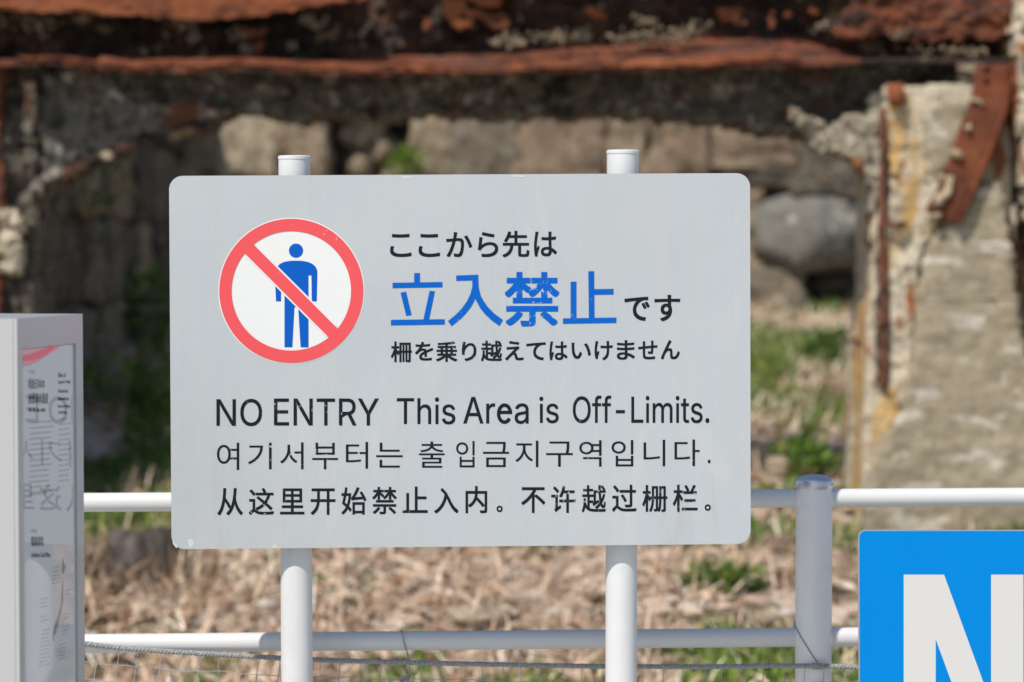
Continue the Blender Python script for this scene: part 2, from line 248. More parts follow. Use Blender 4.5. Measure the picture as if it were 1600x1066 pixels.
# ------------------------------------------------------------------ lettering
LATIN = json.loads('''{"NO":[[[82,0,60,0,60,170],[60,339,60,509,85,509],[111,509,136,509,205,400],[274,291,343,183,349,174],[355,164,363,151,370,138],[379,123,388,107,396,90],[405,73,414,55,411,55],[408,54,405,54,403,72],[401,90,401,108,400,126],[399,142,399,157,399,172],[399,185,399,195,399,300],[399,404,399,509,420,509],[442,509,463,509,463,339],[463,170,463,0,438,0],[412,0,387,0,325,97],[264,193,202,290,194,303],[186,316,177,331,169,345],[159,362,148,381,137,400],[123,424,108,452,111,453],[115,453,119,454,120,428],[121,405,122,384,123,362],[124,344,124,328,125,312],[125,300,125,291,125,194],[125,97,125,0,103,0]],[[834,-7,790,-7,747,-7],[708,4,674,25,640,46],[613,76,593,115,574,154],[564,201,564,254,564,308],[574,354,593,393,613,432],[640,462,674,484,708,505],[747,516,790,516,834,516],[873,505,907,484,941,462],[968,432,987,393,1007,354],[1016,308,1016,254,1016,201],[1007,154,987,115,968,76],[941,46,907,25,873,4]],[[760,53,790,53,821,53],[848,61,873,76,898,91],[917,114,932,144,946,174],[954,211,954,254,954,298],[946,335,932,365,917,395],[898,417,873,433,848,448],[821,456,790,456,760,456],[732,448,708,433,683,417],[663,394,649,364,634,334],[627,297,627,254,627,211],[634,174,649,144,663,114],[683,92,708,76,732,61]]],"ENTRY":[[[165,0,60,0,60,170],[60,339,60,509,164,509],[268,509,372,509,372,490],[372,471,372,452,290,452],[207,452,125,452,125,396],[125,341,125,286,202,286],[278,286,355,286,355,267],[355,248,355,229,278,229],[202,229,125,229,125,172],[125,114,125,57,208,57],[292,57,375,57,375,38],[375,19,375,0,270,0]],[[500,0,479,0,479,170],[479,339,479,509,504,509],[529,509,555,509,624,400],[693,291,762,183,767,174],[774,164,781,151,789,138],[797,123,806,107,815,90],[824,73,832,55,829,55],[826,54,823,54,821,72],[820,90,819,108,818,126],[818,142,818,157,817,172],[817,185,817,195,817,300],[817,404,817,509,839,509],[860,509,882,509,882,339],[882,170,882,0,856,0],[831,0,805,0,744,97],[682,193,621,290,613,303],[604,316,596,331,587,345],[578,362,567,381,556,400],[542,424,526,452,530,453],[534,453,538,454,539,428],[540,405,541,384,542,362],[542,344,543,328,543,312],[544,300,544,291,544,194],[544,97,544,0,522,0]],[[1027,452,974,452,974,471],[974,490,974,509,1102,509],[1230,509,1359,509,1359,490],[1359,471,1359,452,1305,452],[1252,452,1199,452,1199,301],[1199,151,1199,0,1177,0],[1156,0,1135,0,1135,151],[1135,301,1135,452,1081,452]],[[1472,0,1451,0,1451,170],[1451,339,1451,509,1509,509],[1568,509,1626,509,1666,509],[1698,502,1724,489,1749,475],[1768,457,1781,433,1794,410],[1800,382,1800,352,1800,321],[1794,295,1781,271,1768,248],[1749,230,1723,217,1698,204],[1665,198,1626,198,1580,198],[1533,198,1487,198,1487,217],[1487,236,1487,255,1533,255],[1578,255,1624,255,1651,255],[1672,259,1688,267,1705,275],[1717,286,1724,300,1732,315],[1736,332,1736,352,1736,372],[1732,390,1724,405,1717,420],[1705,431,1688,440,1672,448],[1650,452,1623,452,1587,452],[1551,452,1515,452,1515,301],[1515,151,1515,0,1494,0]],[[1769,0,1744,0,1703,76],[1662,153,1621,229,1645,229],[1669,229,1693,229,1735,153],[1777,76,1818,0,1793,0]],[[2065,0,2043,0,2043,69],[2043,139,2043,208,1981,308],[1918,409,1856,509,1881,509],[1906,509,1931,509,1964,454],[1998,399,2032,344,2043,326],[2053,309,2062,292,2071,275],[2080,255,2089,230,2080,230],[2072,230,2063,230,2072,255],[2082,276,2091,293,2100,310],[2109,327,2120,344,2153,399],[2187,454,2221,509,2245,509],[2270,509,2295,509,2232,409],[2170,308,2108,208,2108,139],[2108,69,2108,0,2086,0]]],"This":[[[85,452,32,452,32,471],[32,490,32,509,160,509],[288,509,417,509,417,490],[417,471,417,452,363,452],[310,452,257,452,257,301],[257,151,257,0,235,0],[214,0,193,0,193,151],[193,301,193,452,139,452]],[[562,249,562,227,562,151],[562,76,562,0,542,0],[522,0,501,0,501,170],[501,339,501,509,522,509],[542,509,562,509,562,435],[562,361,562,287,559,287],[555,287,551,287,563,322],[579,347,601,362,622,377],[647,384,676,384,702,384],[724,379,744,369,763,358],[778,342,789,321,800,299],[806,273,806,240,806,160],[806,80,806,0,785,0],[765,0,745,0,745,78],[745,157,745,235,745,265],[737,288,722,304,706,321],[685,329,659,329,640,329],[624,325,609,317,595,309],[583,298,575,283,567,267]],[[932,0,911,0,911,126],[911,253,911,379,932,379],[952,379,972,379,972,253],[972,126,972,0,952,0]],[[954,443,942,443,931,443],[921,447,912,455,904,462],[900,472,900,483,900,494],[904,504,912,512,921,520],[931,524,942,524,954,524],[964,520,973,512,981,504],[985,494,985,483,985,472],[981,462,973,455,964,447]],[[1237,-8,1207,-8,1181,-8],[1158,-4,1137,3,1117,11],[1100,23,1087,38,1074,53],[1065,72,1061,94,1080,98],[1100,102,1119,107,1124,86],[1134,70,1149,60,1165,50],[1184,45,1207,45,1233,45],[1254,51,1270,62,1285,74],[1293,87,1293,103,1293,116],[1289,127,1279,136,1270,144],[1256,151,1237,155,1216,160],[1195,165,1174,170,1140,178],[1114,191,1097,208,1081,225],[1072,247,1072,274,1072,296],[1078,315,1090,332,1102,348],[1119,361,1140,370,1161,380],[1186,384,1212,384,1238,384],[1261,380,1279,372,1298,365],[1313,353,1324,339,1336,325],[1344,309,1349,290,1331,286],[1312,281,1293,277,1289,292],[1280,304,1268,316,1255,327],[1237,333,1213,333,1190,333],[1171,327,1156,317,1141,306],[1134,293,1134,277,1134,263],[1139,252,1149,243,1159,235],[1175,228,1197,223,1216,218],[1235,214,1255,209,1289,201],[1315,188,1332,171,1348,154],[1356,133,1356,107,1356,84],[1350,64,1338,47,1325,30],[1308,16,1285,6,1263,-3]]],"Area":[[[39,0,16,0,78,170],[140,339,201,509,226,509],[251,509,276,509,338,339],[401,170,463,0,440,0],[418,0,395,0,359,101],[323,202,287,302,281,321],[273,344,264,372,255,400],[245,435,232,478,236,478],[241,478,245,478,233,435],[222,399,213,371,204,343],[196,320,191,302,155,202],[120,101,85,0,62,0]],[[197,142,110,142,110,161],[110,180,110,199,197,199],[283,199,370,199,370,180],[370,161,370,142,283,142]],[[553,0,532,0,532,126],[532,253,532,379,552,379],[572,379,591,379,591,360],[591,340,591,321,593,321],[594,321,595,321,602,340],[614,355,632,367,650,379],[670,385,693,385,698,385],[703,385,709,384,715,384],[720,384,723,384,723,363],[723,343,723,322,721,323],[717,323,710,324,702,325],[695,326,687,326,669,326],[653,322,639,315,625,307],[614,297,605,284,597,270],[593,255,593,237,593,158],[593,79,593,0,573,0]],[[977,-8,951,-8,914,-8],[882,0,856,16,829,33],[809,56,794,85,780,114],[773,148,773,187,773,226],[780,260,794,290,808,319],[828,343,854,359,880,376],[910,384,944,384,965,384],[985,381,1005,374,1024,367],[1042,356,1058,341,1074,326],[1087,306,1096,282,1105,258],[1110,228,1110,194,1110,186],[1110,178,1110,169,1011,169],[912,169,814,169,814,187],[814,204,814,221,901,221],[989,221,1077,221,1067,215],[1058,208,1048,202,1048,227],[1044,249,1037,269,1029,288],[1017,303,1001,314,986,325],[967,330,944,330,921,330],[901,325,885,313,869,302],[856,288,848,270,839,251],[835,232,835,211,835,200],[835,189,835,178,835,150],[840,126,849,106,859,87],[872,72,890,61,907,51],[928,46,951,46,966,46],[980,48,992,53,1005,57],[1015,64,1024,73,1033,82],[1040,93,1044,105,1064,101],[1084,96,1104,91,1098,71],[1088,54,1074,39,1060,24],[1042,13,1021,4,1001,-4]],[[1324,-9,1302,-9,1279,-9],[1257,-4,1237,5,1217,14],[1202,27,1190,45,1179,62],[1173,83,1173,108,1173,130],[1177,147,1186,161,1194,175],[1206,185,1220,193,1235,201],[1250,207,1268,211,1286,215],[1303,218,1321,220,1344,223],[1362,225,1376,227,1391,228],[1401,231,1408,235,1415,239],[1418,245,1418,255,1418,255],[1418,256,1418,257,1418,272],[1415,286,1409,297,1403,308],[1395,316,1383,322,1371,328],[1356,331,1338,331,1320,331],[1305,328,1292,322,1279,317],[1268,309,1260,301,1252,292],[1246,283,1243,274,1223,280],[1203,285,1184,291,1193,314],[1205,332,1221,346,1237,360],[1256,369,1276,375,1296,381],[1316,384,1337,384,1350,384],[1365,383,1382,379,1398,376],[1414,370,1428,360,1443,351],[1455,338,1465,320,1475,303],[1479,280,1479,251,1479,168],[1479,84,1479,0,1459,0],[1439,0,1419,0,1419,17],[1419,35,1419,52,1418,52],[1417,52,1415,52,1411,43],[1404,34,1395,25,1385,15],[1373,7,1358,1,1343,-5]],[[1298,45,1313,45,1336,45],[1355,50,1371,59,1386,68],[1398,79,1406,93,1414,107],[1418,122,1418,138,1418,155],[1418,173,1418,190,1416,187],[1410,184,1402,182,1394,180],[1385,178,1374,176,1363,174],[1353,172,1343,171,1333,170],[1325,169,1318,168,1304,166],[1290,163,1277,159,1264,154],[1254,148,1246,139,1238,131],[1235,119,1235,105,1235,92],[1238,81,1245,72,1251,63],[1261,57,1272,52,1284,48]]],"is":[[[73,0,53,0,53,126],[53,253,53,379,73,379],[93,379,114,379,114,253],[114,126,114,0,93,0]],[[95,443,84,443,72,443],[62,447,54,455,45,462],[41,472,41,483,41,494],[45,504,54,512,62,520],[72,524,84,524,95,524],[106,520,114,512,122,504],[126,494,126,483,126,472],[122,462,114,455,106,447]],[[378,-8,349,-8,322,-8],[299,-4,279,3,258,11],[242,23,228,38,215,53],[206,72,202,94,222,98],[241,102,260,107,266,86],[276,70,291,60,306,50],[325,45,348,45,374,45],[395,51,411,62,427,74],[435,87,435,103,435,116],[430,127,421,136,411,144],[397,151,379,155,358,160],[337,165,316,170,281,178],[256,191,239,208,222,225],[213,247,213,274,213,296],[219,315,232,332,244,348],[260,361,282,370,303,380],[327,384,354,384,380,384],[402,380,420,372,439,365],[454,353,466,339,477,325],[485,309,491,290,472,286],[453,281,435,277,430,292],[422,304,409,316,397,327],[378,333,354,333,331,333],[312,327,298,317,283,306],[275,293,275,277,275,263],[280,252,291,243,301,235],[317,228,338,223,358,218],[377,214,396,209,431,201],[456,188,473,171,489,154],[498,133,498,107,498,84],[492,64,479,47,466,30],[449,16,426,6,404,-3]]],"Off-Limits.":[[[311,-7,267,-7,223,-7],[184,4,150,25,116,46],[90,76,70,115,50,154],[40,201,40,254,40,308],[50,354,70,393,90,432],[116,462,150,484,184,505],[223,516,267,516,311,516],[350,505,384,484,418,462],[444,432,464,393,483,354],[493,308,493,254,493,201],[483,154,464,115,444,76],[418,46,384,25,350,4]],[[236,53,267,53,297,53],[325,61,349,76,374,91],[394,114,408,144,423,174],[430,211,430,254,430,298],[423,335,408,365,394,395],[374,417,349,433,325,448],[297,456,267,456,236,456],[209,448,184,433,159,417],[140,394,125,364,111,334],[103,297,103,254,103,211],[111,174,125,144,140,114],[159,92,184,76,209,61]],[[687,379,761,379,761,362],[761,344,761,327,687,327],[614,327,540,327,540,344],[540,362,540,379,614,379]],[[634,0,614,0,614,144],[614,288,614,432,614,453],[619,471,629,486,639,500],[652,511,668,519,685,526],[702,530,721,530,735,530],[746,529,756,527,765,525],[772,523,776,521,771,503],[766,486,761,468,758,470],[754,471,748,472,743,473],[736,474,728,474,709,474],[696,469,688,460,679,451],[675,437,675,419,675,279],[675,140,675,0,655,0]],[[941,379,1015,379,1015,362],[1015,344,1015,327,941,327],[867,327,793,327,793,344],[793,362,793,379,867,379]],[[888,0,868,0,868,144],[868,288,868,432,868,453],[873,471,883,486,893,500],[906,511,922,519,939,526],[956,530,974,530,988,530],[1000,529,1009,527,1019,525],[1025,523,1030,521,1025,503],[1019,486,1014,468,1011,470],[1007,471,1002,472,997,473],[990,474,982,474,963,474],[950,469,941,460,933,451],[929,437,929,419,929,279],[929,140,929,0,908,0]],[[1303,244,1378,244,1378,226],[1378,207,1378,188,1303,188],[1229,188,1155,188,1155,207],[1155,226,1155,244,1229,244]],[[1654,0,1554,0,1554,170],[1554,339,1554,509,1575,509],[1597,509,1618,509,1618,358],[1618,208,1618,57,1697,57],[1776,57,1855,57,1855,38],[1855,19,1855,0,1755,0]],[[1960,0,1939,0,1939,126],[1939,253,1939,379,1960,379],[1980,379,2000,379,2000,253],[2000,126,2000,0,1980,0]],[[1982,443,1970,443,1959,443],[1949,447,1940,455,1932,462],[1928,472,1928,483,1928,494],[1932,504,1940,512,1949,520],[1959,524,1970,524,1982,524],[1992,520,2001,512,2009,504],[2013,494,2013,483,2013,472],[2009,462,2001,455,1992,447]],[[2126,0,2106,0,2106,126],[2106,253,2106,379,2126,379],[2145,379,2165,379,2165,351],[2165,323,2166,295,2164,295],[2162,295,2161,295,2166,316],[2174,332,2186,346,2197,359],[2210,369,2225,376,2240,383],[2256,386,2272,386,2300,386],[2323,378,2341,361,2358,344],[2369,322,2374,295,2371,295],[2368,295,2366,295,2370,313],[2378,329,2390,343,2402,357],[2417,367,2434,375,2451,382],[2470,386,2490,386,2512,386],[2532,381,2550,372,2569,362],[2583,348,2594,328,2605,309],[2610,285,2610,255,2610,170],[2610,85,2610,0,2590,0],[2569,0,2549,0,2549,85],[2549,169,2549,254,2549,281],[2541,301,2526,313,2510,325],[2492,330,2472,330,2455,330],[2440,327,2427,320,2415,313],[2405,303,2399,290,2392,278],[2389,263,2389,247,2389,165],[2389,82,2389,0,2368,0],[2348,0,2327,0,2327,87],[2327,173,2327,260,2327,281],[2320,298,2306,311,2292,324],[2274,330,2253,330,2238,330],[2224,327,2211,320,2198,313],[2187,303,2179,289,2171,276],[2167,258,2167,238,2167,159],[2167,79,2167,0,2147,0]],[[2736,0,2716,0,2716,126],[2716,253,2716,379,2736,379],[2756,379,2777,379,2777,253],[2777,126,2777,0,2756,0]],[[2759,443,2747,443,2735,443],[2725,447,2717,455,2708,462],[2704,472,2704,483,2704,494],[2708,504,2717,512,2725,520],[2735,524,2747,524,2759,524],[2769,520,2777,512,2785,504],[2789,494,2789,483,2789,472],[2785,462,2777,455,2769,447]],[[2968,379,3033,379,3033,362],[3033,344,3033,327,2968,327],[2902,327,2836,327,2836,344],[2836,362,2836,379,2902,379]],[[2895,345,2895,471,2915,471],[2935,471,2956,471,2956,347],[2956,222,2956,98,2956,81],[2959,69,2966,61,2972,54],[2984,50,3000,50,3004,50],[3009,50,3015,51,3021,52],[3026,53,3031,54,3035,36],[3039,19,3043,2,3037,0],[3029,-2,3022,-3,3014,-4],[3006,-4,2998,-4,2965,-4],[2940,4,2922,21,2904,38],[2895,62,2895,93,2895,219]],[[3268,-8,3239,-8,3213,-8],[3190,-4,3169,3,3149,11],[3132,23,3119,38,3106,53],[3097,72,3093,94,3112,98],[3131,102,3151,107,3156,86],[3166,70,3181,60,3196,50],[3215,45,3238,45,3265,45],[3286,51,3301,62,3317,74],[3325,87,3325,103,3325,116],[3320,127,3311,136,3302,144],[3288,151,3269,155,3248,160],[3227,165,3206,170,3172,178],[3146,191,3129,208,3112,225],[3104,247,3104,274,3104,296],[3110,315,3122,332,3134,348],[3151,361,3172,370,3193,380],[3217,384,3244,384,3270,384],[3292,380,3311,372,3329,365],[3344,353,3356,339,3367,325],[3376,309,3381,290,3362,286],[3344,281,3325,277,3320,292],[3312,304,3300,316,3287,327],[3269,333,3244,333,3222,333],[3203,327,3188,317,3173,306],[3166,293,3166,277,3166,263],[3171,252,3181,243,3191,235],[3207,228,3229,223,3248,218],[3267,214,3286,209,3321,201],[3347,188,3363,171,3380,154],[3388,133,3388,107,3388,84],[3382,64,3369,47,3357,30],[3339,16,3317,6,3294,-3]],[[3530,-4,3517,-4,3505,-4],[3494,0,3485,9,3476,18],[3471,28,3471,41,3471,54],[3476,65,3485,73,3494,82],[3505,87,3517,87,3530,87],[3541,82,3550,73,3559,65],[3563,54,3563,41,3563,28],[3559,18,3550,9,3541,0]]]}''')
def _area(sp): return sum(a[2] * b[3] - b[2] * a[3] for a, b in zip(sp, sp[1:] + sp[:1]))
def _has(sp, hole):
    return inside([(p[2], p[3]) for p in sp], hole[0][2], hole[0][3])
def text_mesh(s, part=None):
    """(outline vertices, faces) of a piece of text laid flat, in its own units"""
    if s in LATIN and part is None:
        E_BOX = (773, -8, 1110, 384)
        outs = [sp for sp in LATIN[s] if _area(sp) < 0 and not (s == 'Area' and min(q[2] for q in sp) == E_BOX[0])]; holes = [sp for sp in LATIN[s] if _area(sp) > 0]
        vs, fs = [], []
        for k, sp in enumerate(outs):
            LATIN['_'] = [sp] + [h for h in holes if _has(sp, h)]
            v, f = text_mesh('_', 1); fs += [[i + len(vs) for i in q] for q in f]; vs += [Vector((p.x, p.y, k % 3)) for p in v]
        if s == 'Area':
            a, b_, r0, r1 = E_BOX; cx, cy, rx, ry = (a + r0) / 2000, (b_ + r1) / 2000, (r0 - a) / 2000, (r1 - b_) / 2000; w = .068; n = 40
            k0 = len(vs)
            for k in range(n + 1):
                t_ = R(2 + 322 * k / n); vs += [Vector((cx + rx * cos(t_), cy + ry * sin(t_), 1)), Vector((cx + (rx - w) * cos(t_), cy + (ry - w * .92) * sin(t_), 1))]
            fs += [[k0 + 2 * k, k0 + 2 * k + 2, k0 + 2 * k + 3, k0 + 2 * k + 1] for k in range(n)]
            k0 = len(vs); vs += [Vector((cx + x, cy + y, 2)) for x, y in ((-rx + w * .5, -.005), (rx - .002, -.005), (rx - .002, w * .8), (-rx + w * .5, w * .8))]; fs.append([k0, k0 + 1, k0 + 2, k0 + 3])
        return vs, fs
    if s in LATIN:
        c = bpy.data.curves.new('lettering', 'CURVE'); c.dimensions = '2D'; c.fill_mode = 'BOTH'; c.resolution_u = 6
        for sp in LATIN[s]:
            q = c.splines.new('BEZIER'); q.bezier_points.add(len(sp) - 1); q.use_cyclic_u = True
            for bp, (a, b_, c_, d, e, f) in zip(q.bezier_points, sp):
                bp.handle_left_type = bp.handle_right_type = 'FREE'
                bp.handle_left = (a / 1000, b_ / 1000, 0); bp.co = (c_ / 1000, d / 1000, 0); bp.handle_right = (e / 1000, f / 1000, 0)
    else:
        c = bpy.data.curves.new('lettering', 'FONT'); c.body = s; c.resolution_u = 5
    o = bpy.data.objects.new('lettering', c); COL.objects.link(o)
    bpy.context.view_layer.update()
    me = bpy.data.meshes.new_from_object(o.evaluated_get(bpy.context.evaluated_depsgraph_get()))
    vs = [v.co.copy() for v in me.vertices]; fs = [list(p.vertices) for p in me.polygons]
    bpy.data.objects.remove(o); bpy.data.curves.remove(c); bpy.data.meshes.remove(me)
    return vs, fs
_tc = {}
def letters(mb, plane, items, bold=0, off=.0004, fat=0):
    """items: (text, x0, y0, x1, y1) as measured on the plane; bold in metres of extra stroke"""
    for s, x0, y0, x1, y1 in items:
        if s not in _tc: _tc[s] = text_mesh(s)
        vs, fs = _tc[s]
        mnx, mxx = min(v.x for v in vs), max(v.x for v in vs); mny, mxy = min(v.y for v in vs), max(v.y for v in vs)
        tl, tr, bl = plane.hit(x0, y0, off), plane.hit(x1, y0, off), plane.hit(x0, y1, off)
        ux, uy = (tr - tl), (tl - bl); lx, ly = ux.length, uy.length; ex, ey = ux / lx, uy / ly
        sx, sy = max(lx - 2 * bold, 1e-4) / (mxx - mnx), max(ly - 2 * bold, 1e-4) / max(mxy - mny, 1e-6)
        rings = [(0, 0)] if not bold else [(bold * a, bold * c) for a, c in ((-1, -1), (1, -1), (1, 1), (-1, 1), (0, 1), (0, -1), (1, 0), (-1, 0))]
        for k, (dx, dy) in enumerate(rings):
            mb.add([bl + ex * (bold + dx + (v.x - mnx) * sx) + ey * (bold + dy + (v.y - mny) * sy) + plane.n * (k * 1.2e-5 + v.z * 4e-6) for v in vs], fs)

def worn(name, col, chip, thr=.69, rough=.45, sc=160, sc2=9):
    m, t, b = new(name); v = coords(t)
    a = ramp(t, tex(t, v, sc, 3, .6), [(thr, (0, 0, 0)), (thr + .03, (1, 1, 1))])
    g = ramp(t, tex(t, v, sc2, 3, .6), [(.50, (0, 0, 0)), (.62, (1, 1, 1))])
    f = mix(t, 1.0, a, g, 'MULTIPLY')
    c = mix(t, f, col, chip); t.links.new(c, b.inputs['Base Color']); b.inputs['Roughness'].default_value = rough; b.inputs['Specular IOR Level'].default_value = .12; return m
M['black_print'] = worn('black worn vinyl', (.008, .012, .016, 1), (.40, .42, .42, 1), .63, .6)
M['blue_print'] = worn('blue worn vinyl', (.001, .100, .45, 1), (.28, .42, .66, 1), .62)
M['blue_man'] = worn('blue pictogram vinyl', (.001, .09, .44, 1), (.25, .40, .62, 1), .69)
M['red_print'] = worn('faded red vinyl', (.68, .085, .095, 1), (.70, .22, .23, 1), .67, sc=60, sc2=5)
M['white_print'] = worn('white vinyl', (.66, .68, .675, 1), (.70, .70, .66, 1), .62, sc=40, sc2=6)
M['chip'] = paint('bare white chip', (.54, .54, .52), .7)

# the grey plate: streaks, stains, faint vertical brushing
m, t, b = new('weathered grey sign sheeting')
v = coords(t); vb = coords(t, (40, 1, .8)); vs_ = coords(t, (6, 1, .8)); vh = coords(t, (1, 1, 40))
base = ramp(t, tex(t, v, 5, 6, .6), [(.3, (.375, .412, .440)), (.7, (.415, .447, .470))])
base = mix(t, ramp(t, tex(t, vb, 6, 4, .6), [(.3, (0, 0, 0)), (.8, (.25, .25, .25))]), base, (.47, .495, .50, 1))
base = mix(t, ramp(t, tex(t, vs_, 3, 5, .6), [(.52, (0, 0, 0)), (.72, (.5, .5, .5))]), base, (.44, .45, .44, 1))
base = mix(t, ramp(t, tex(t, coords(t, (1, 1, .35)), 7, 7, .7, 1.2), [(.55, (0, 0, 0)), (.66, (.35, .35, .35))]), base, (.485, .495, .485, 1))
base = mix(t, ramp(t, tex(t, coords(t, (1.3, 1, .25)), 3.2, 8, .72, 2), [(.57, (0, 0, 0)), (.68, (.5, .5, .5))]), base, (.34, .345, .335, 1))
base = mix(t, ramp(t, tex(t, v, 240, 3, .6), [(.70, (0, 0, 0)), (.76, (.6, .6, .6))]), base, (.33, .33, .32, 1))
t.links.new(base, b.inputs['Base Color']); b.inputs['Roughness'].default_value = .5
bump(t, b, tex(t, v, 14, 4), .12, .004)
M['plate'] = m
M['alu'] = paint('mill aluminium', (.45, .46, .48), .35, .6, .05, 20)

# ------------------------------------------------------------------ setting: ground
def gz(x, y):
    s = max(0, min(1, (y - 4.4) / 2.1)); s = s * s * (3 - 2 * s)
    base = .34 * s + max(0, min(y, 12.6) - 6.5) * .158
    q = Vector((x * .9, y * .9, 3)); n = fbm(q) * .05 + fbm(q * 4) * .025 + fbm(q * 11) * .012
    if x < -1.2 and y > 9: base += .08 * min(1, (-1.2 - x) / .6)
    return base + n * s
mb = MB(); mb.add([(-400, -400, -.02), (400, -400, -.02), (400, 400, -.02), (-400, 400, -.02)], [(0, 1, 2, 3)])
o = mb.build('ground', M['far']); o['kind'] = 'structure'; o['label'] = 'bare open ground around the ruin'
mb = MB(); mb.box((0, .2, -.008), (6, 4.2, .01)); o = mb.build('path', M['flat']); o['kind'] = 'structure'; o['label'] = 'grey concrete walkway on the visitor side of the rail'
mb = MB(); nx, ny = 190, 230; X0, X1, Y0, Y1 = -4.5, 5.0, 4.4, 13.6
for j in range(ny + 1):
    for i in range(nx + 1):
        x = X0 + (X1 - X0) * i / nx; y = Y0 + (Y1 - Y0) * j / ny; mb.v.append(Vector((x, y, gz(x, y))))
for j in range(ny):
    for i in range(nx):
        a = j * (nx + 1) + i; mb.f.append((a, a + 1, a + nx + 2, a + nx + 1))
o = mb.build('hillside', M['soil'], smooth=True); o['kind'] = 'structure'; o['label'] = 'gentle slope of dry pinkish soil rising to the stone wall'

# ground cover
rng = random.Random(5)
def blade(mb, p, ang, lean, L, w, bend=.3):
    d = Vector((cos(ang) * cos(lean), sin(ang) * cos(lean), sin(lean))); side = Vector((-sin(ang), cos(ang), 0)) * w
    side += Vector((0, 0, w * .6 * rng.uniform(-1, 1)))
    m_ = p + d * L * .55; e = p + d * L - Vector((0, 0, L * bend))
    mb.add([p - side, p + side, m_ + side * .7, m_ - side * .7, e], [(0, 1, 2, 3), (3, 2, 4)])
def greenness(x, y):
    g = noise.noise(Vector((x * 1.3, y * 1.1, 8.5))) + .5 * noise.noise(Vector((x * 3.5, y * 3.1, 1.5)))
    px = CX + x / y * F; py = 390 + (1.5 - gz(x, y)) / y * F
    if px > 1100: g += .27
    if py > 860 and px < 560: g -= .4
    if py > 860 and 560 <= px < 1000: g -= .02
    if px < 1000 and 600 < py < 860: g += .2
    if px < 265: g += (.2 if px > 195 or py > 720 else -.6) if py < 860 else -.4
    return g
straw = MB(); dark = MB(); green = MB(); greend = MB(); peb = MB()
PB = [Vector(q) for q in ((1, 0, 0), (-1, 0, 0), (0, 1, 0), (0, -1, 0), (0, 0, 1), (0, 0, -1))]
PF = [(0, 2, 4), (2, 1, 4), (1, 3, 4), (3, 0, 4), (2, 0, 5), (1, 2, 5), (3, 1, 5), (0, 3, 5)]
def spot():
    y = 4.9 + 7.3 * rng.random() ** .85; hw = y * .225 + .25
    return rng.uniform(-hw, hw), y
for _ in range(60000):
    x, y = spot(); g = greenness(x, y)
    if g > .30 and rng.random() < .6: continue
    if fbm(Vector((x * 2.2, y * 2.2, 17))) < rng.uniform(-.5, .15): continue
    p = Vector((x, y, gz(x, y) + rng.uniform(0, .025)))
    blade(straw if rng.random() < .86 else dark, p, rng.uniform(0, 2 * pi), rng.uniform(-.1, .75) if rng.random() < .8 else rng.uniform(.6, 1.4), rng.uniform(.05, .17), rng.uniform(.0015, .0045), .15)
for _ in range(150000):
    x, y = spot(); g = greenness(x, y) + .45 * fbm(Vector((x * 6, y * 5, 4))) + rng.uniform(-.1, .1)
    if g < .26: continue
    p = Vector((x, y, gz(x, y) - .005)); h = rng.uniform(.03, .085) * (1 + max(0, g - .3))
    blade(green if rng.random() < .7 else greend, p, rng.uniform(0, 2 * pi), rng.uniform(.5, 1.4), h, rng.uniform(.0025, .006), .25)
for _ in range(3200):
    x, y = spot(); s = rng.choice((.008, .012, .02, .03, .045)) * rng.uniform(.6, 1.2)
    if s > .02 and greenness(x, y) > .4: continue
    c = Vector((x, y, gz(x, y) + s * .2)); rm = Matrix.Rotation(rng.uniform(0, 6), 3, 'Z')
    peb.add([c + rm @ Vector((q.x * s * rng.uniform(.7, 1.4), q.y * s * rng.uniform(.6, 1), q.z * s * rng.uniform(.3, .7))) for q in PB], PF)
chips = MB()
for _ in range(9000):
    x, y = spot()
    if fbm(Vector((x * 1.6, y * 1.6, 31))) < -.05: continue
    p = Vector((x, y, gz(x, y) + rng.uniform(.004, .03))); a = rng.uniform(0, 6.28); L_ = rng.uniform(.012, .05); w_ = L_ * rng.uniform(.25, .6)
    d = Vector((cos(a), sin(a), rng.uniform(-.3, .5))) * L_; s_ = Vector((-sin(a), cos(a), rng.uniform(-.4, .4))) * w_; u_ = Vector((0, 0, rng.uniform(-.3, .6) * w_))
    chips.add([p - d, p + s_ + u_, p + d, p - s_ + u_], [(0, 1, 2), (0, 2, 3)])
M['litter'] = leafy('dead leaves and bark chips', [(0, (.12, .06, .035)), (.25, (.36, .22, .14)), (.5, (.58, .46, .35)), (.75, (.30, .15, .09)), (1, (.72, .64, .53))])
tag(chips.build('leaf_litter', M['litter']), 'dead leaves and bark chips lying on the dry slope', kind='stuff')
tag(straw.build('straw_litter', M['straw']), 'pale dry straw scattered over the slope behind the handrail', kind='stuff')
tag(dark.build('dead_stems', M['straw_dark']), 'brown dead stems lying among the straw on the slope', kind='stuff')
tag(green.build('grass', M['green']), 'short fresh green grass in patches on the slope', kind='stuff')
tag(greend.build('weeds', M['green_dark']), 'darker low weeds mixed into the green patches', kind='stuff')
tag(peb.build('rubble', M['pebble']), 'small pale rubble strewn over the dry slope', kind='stuff')

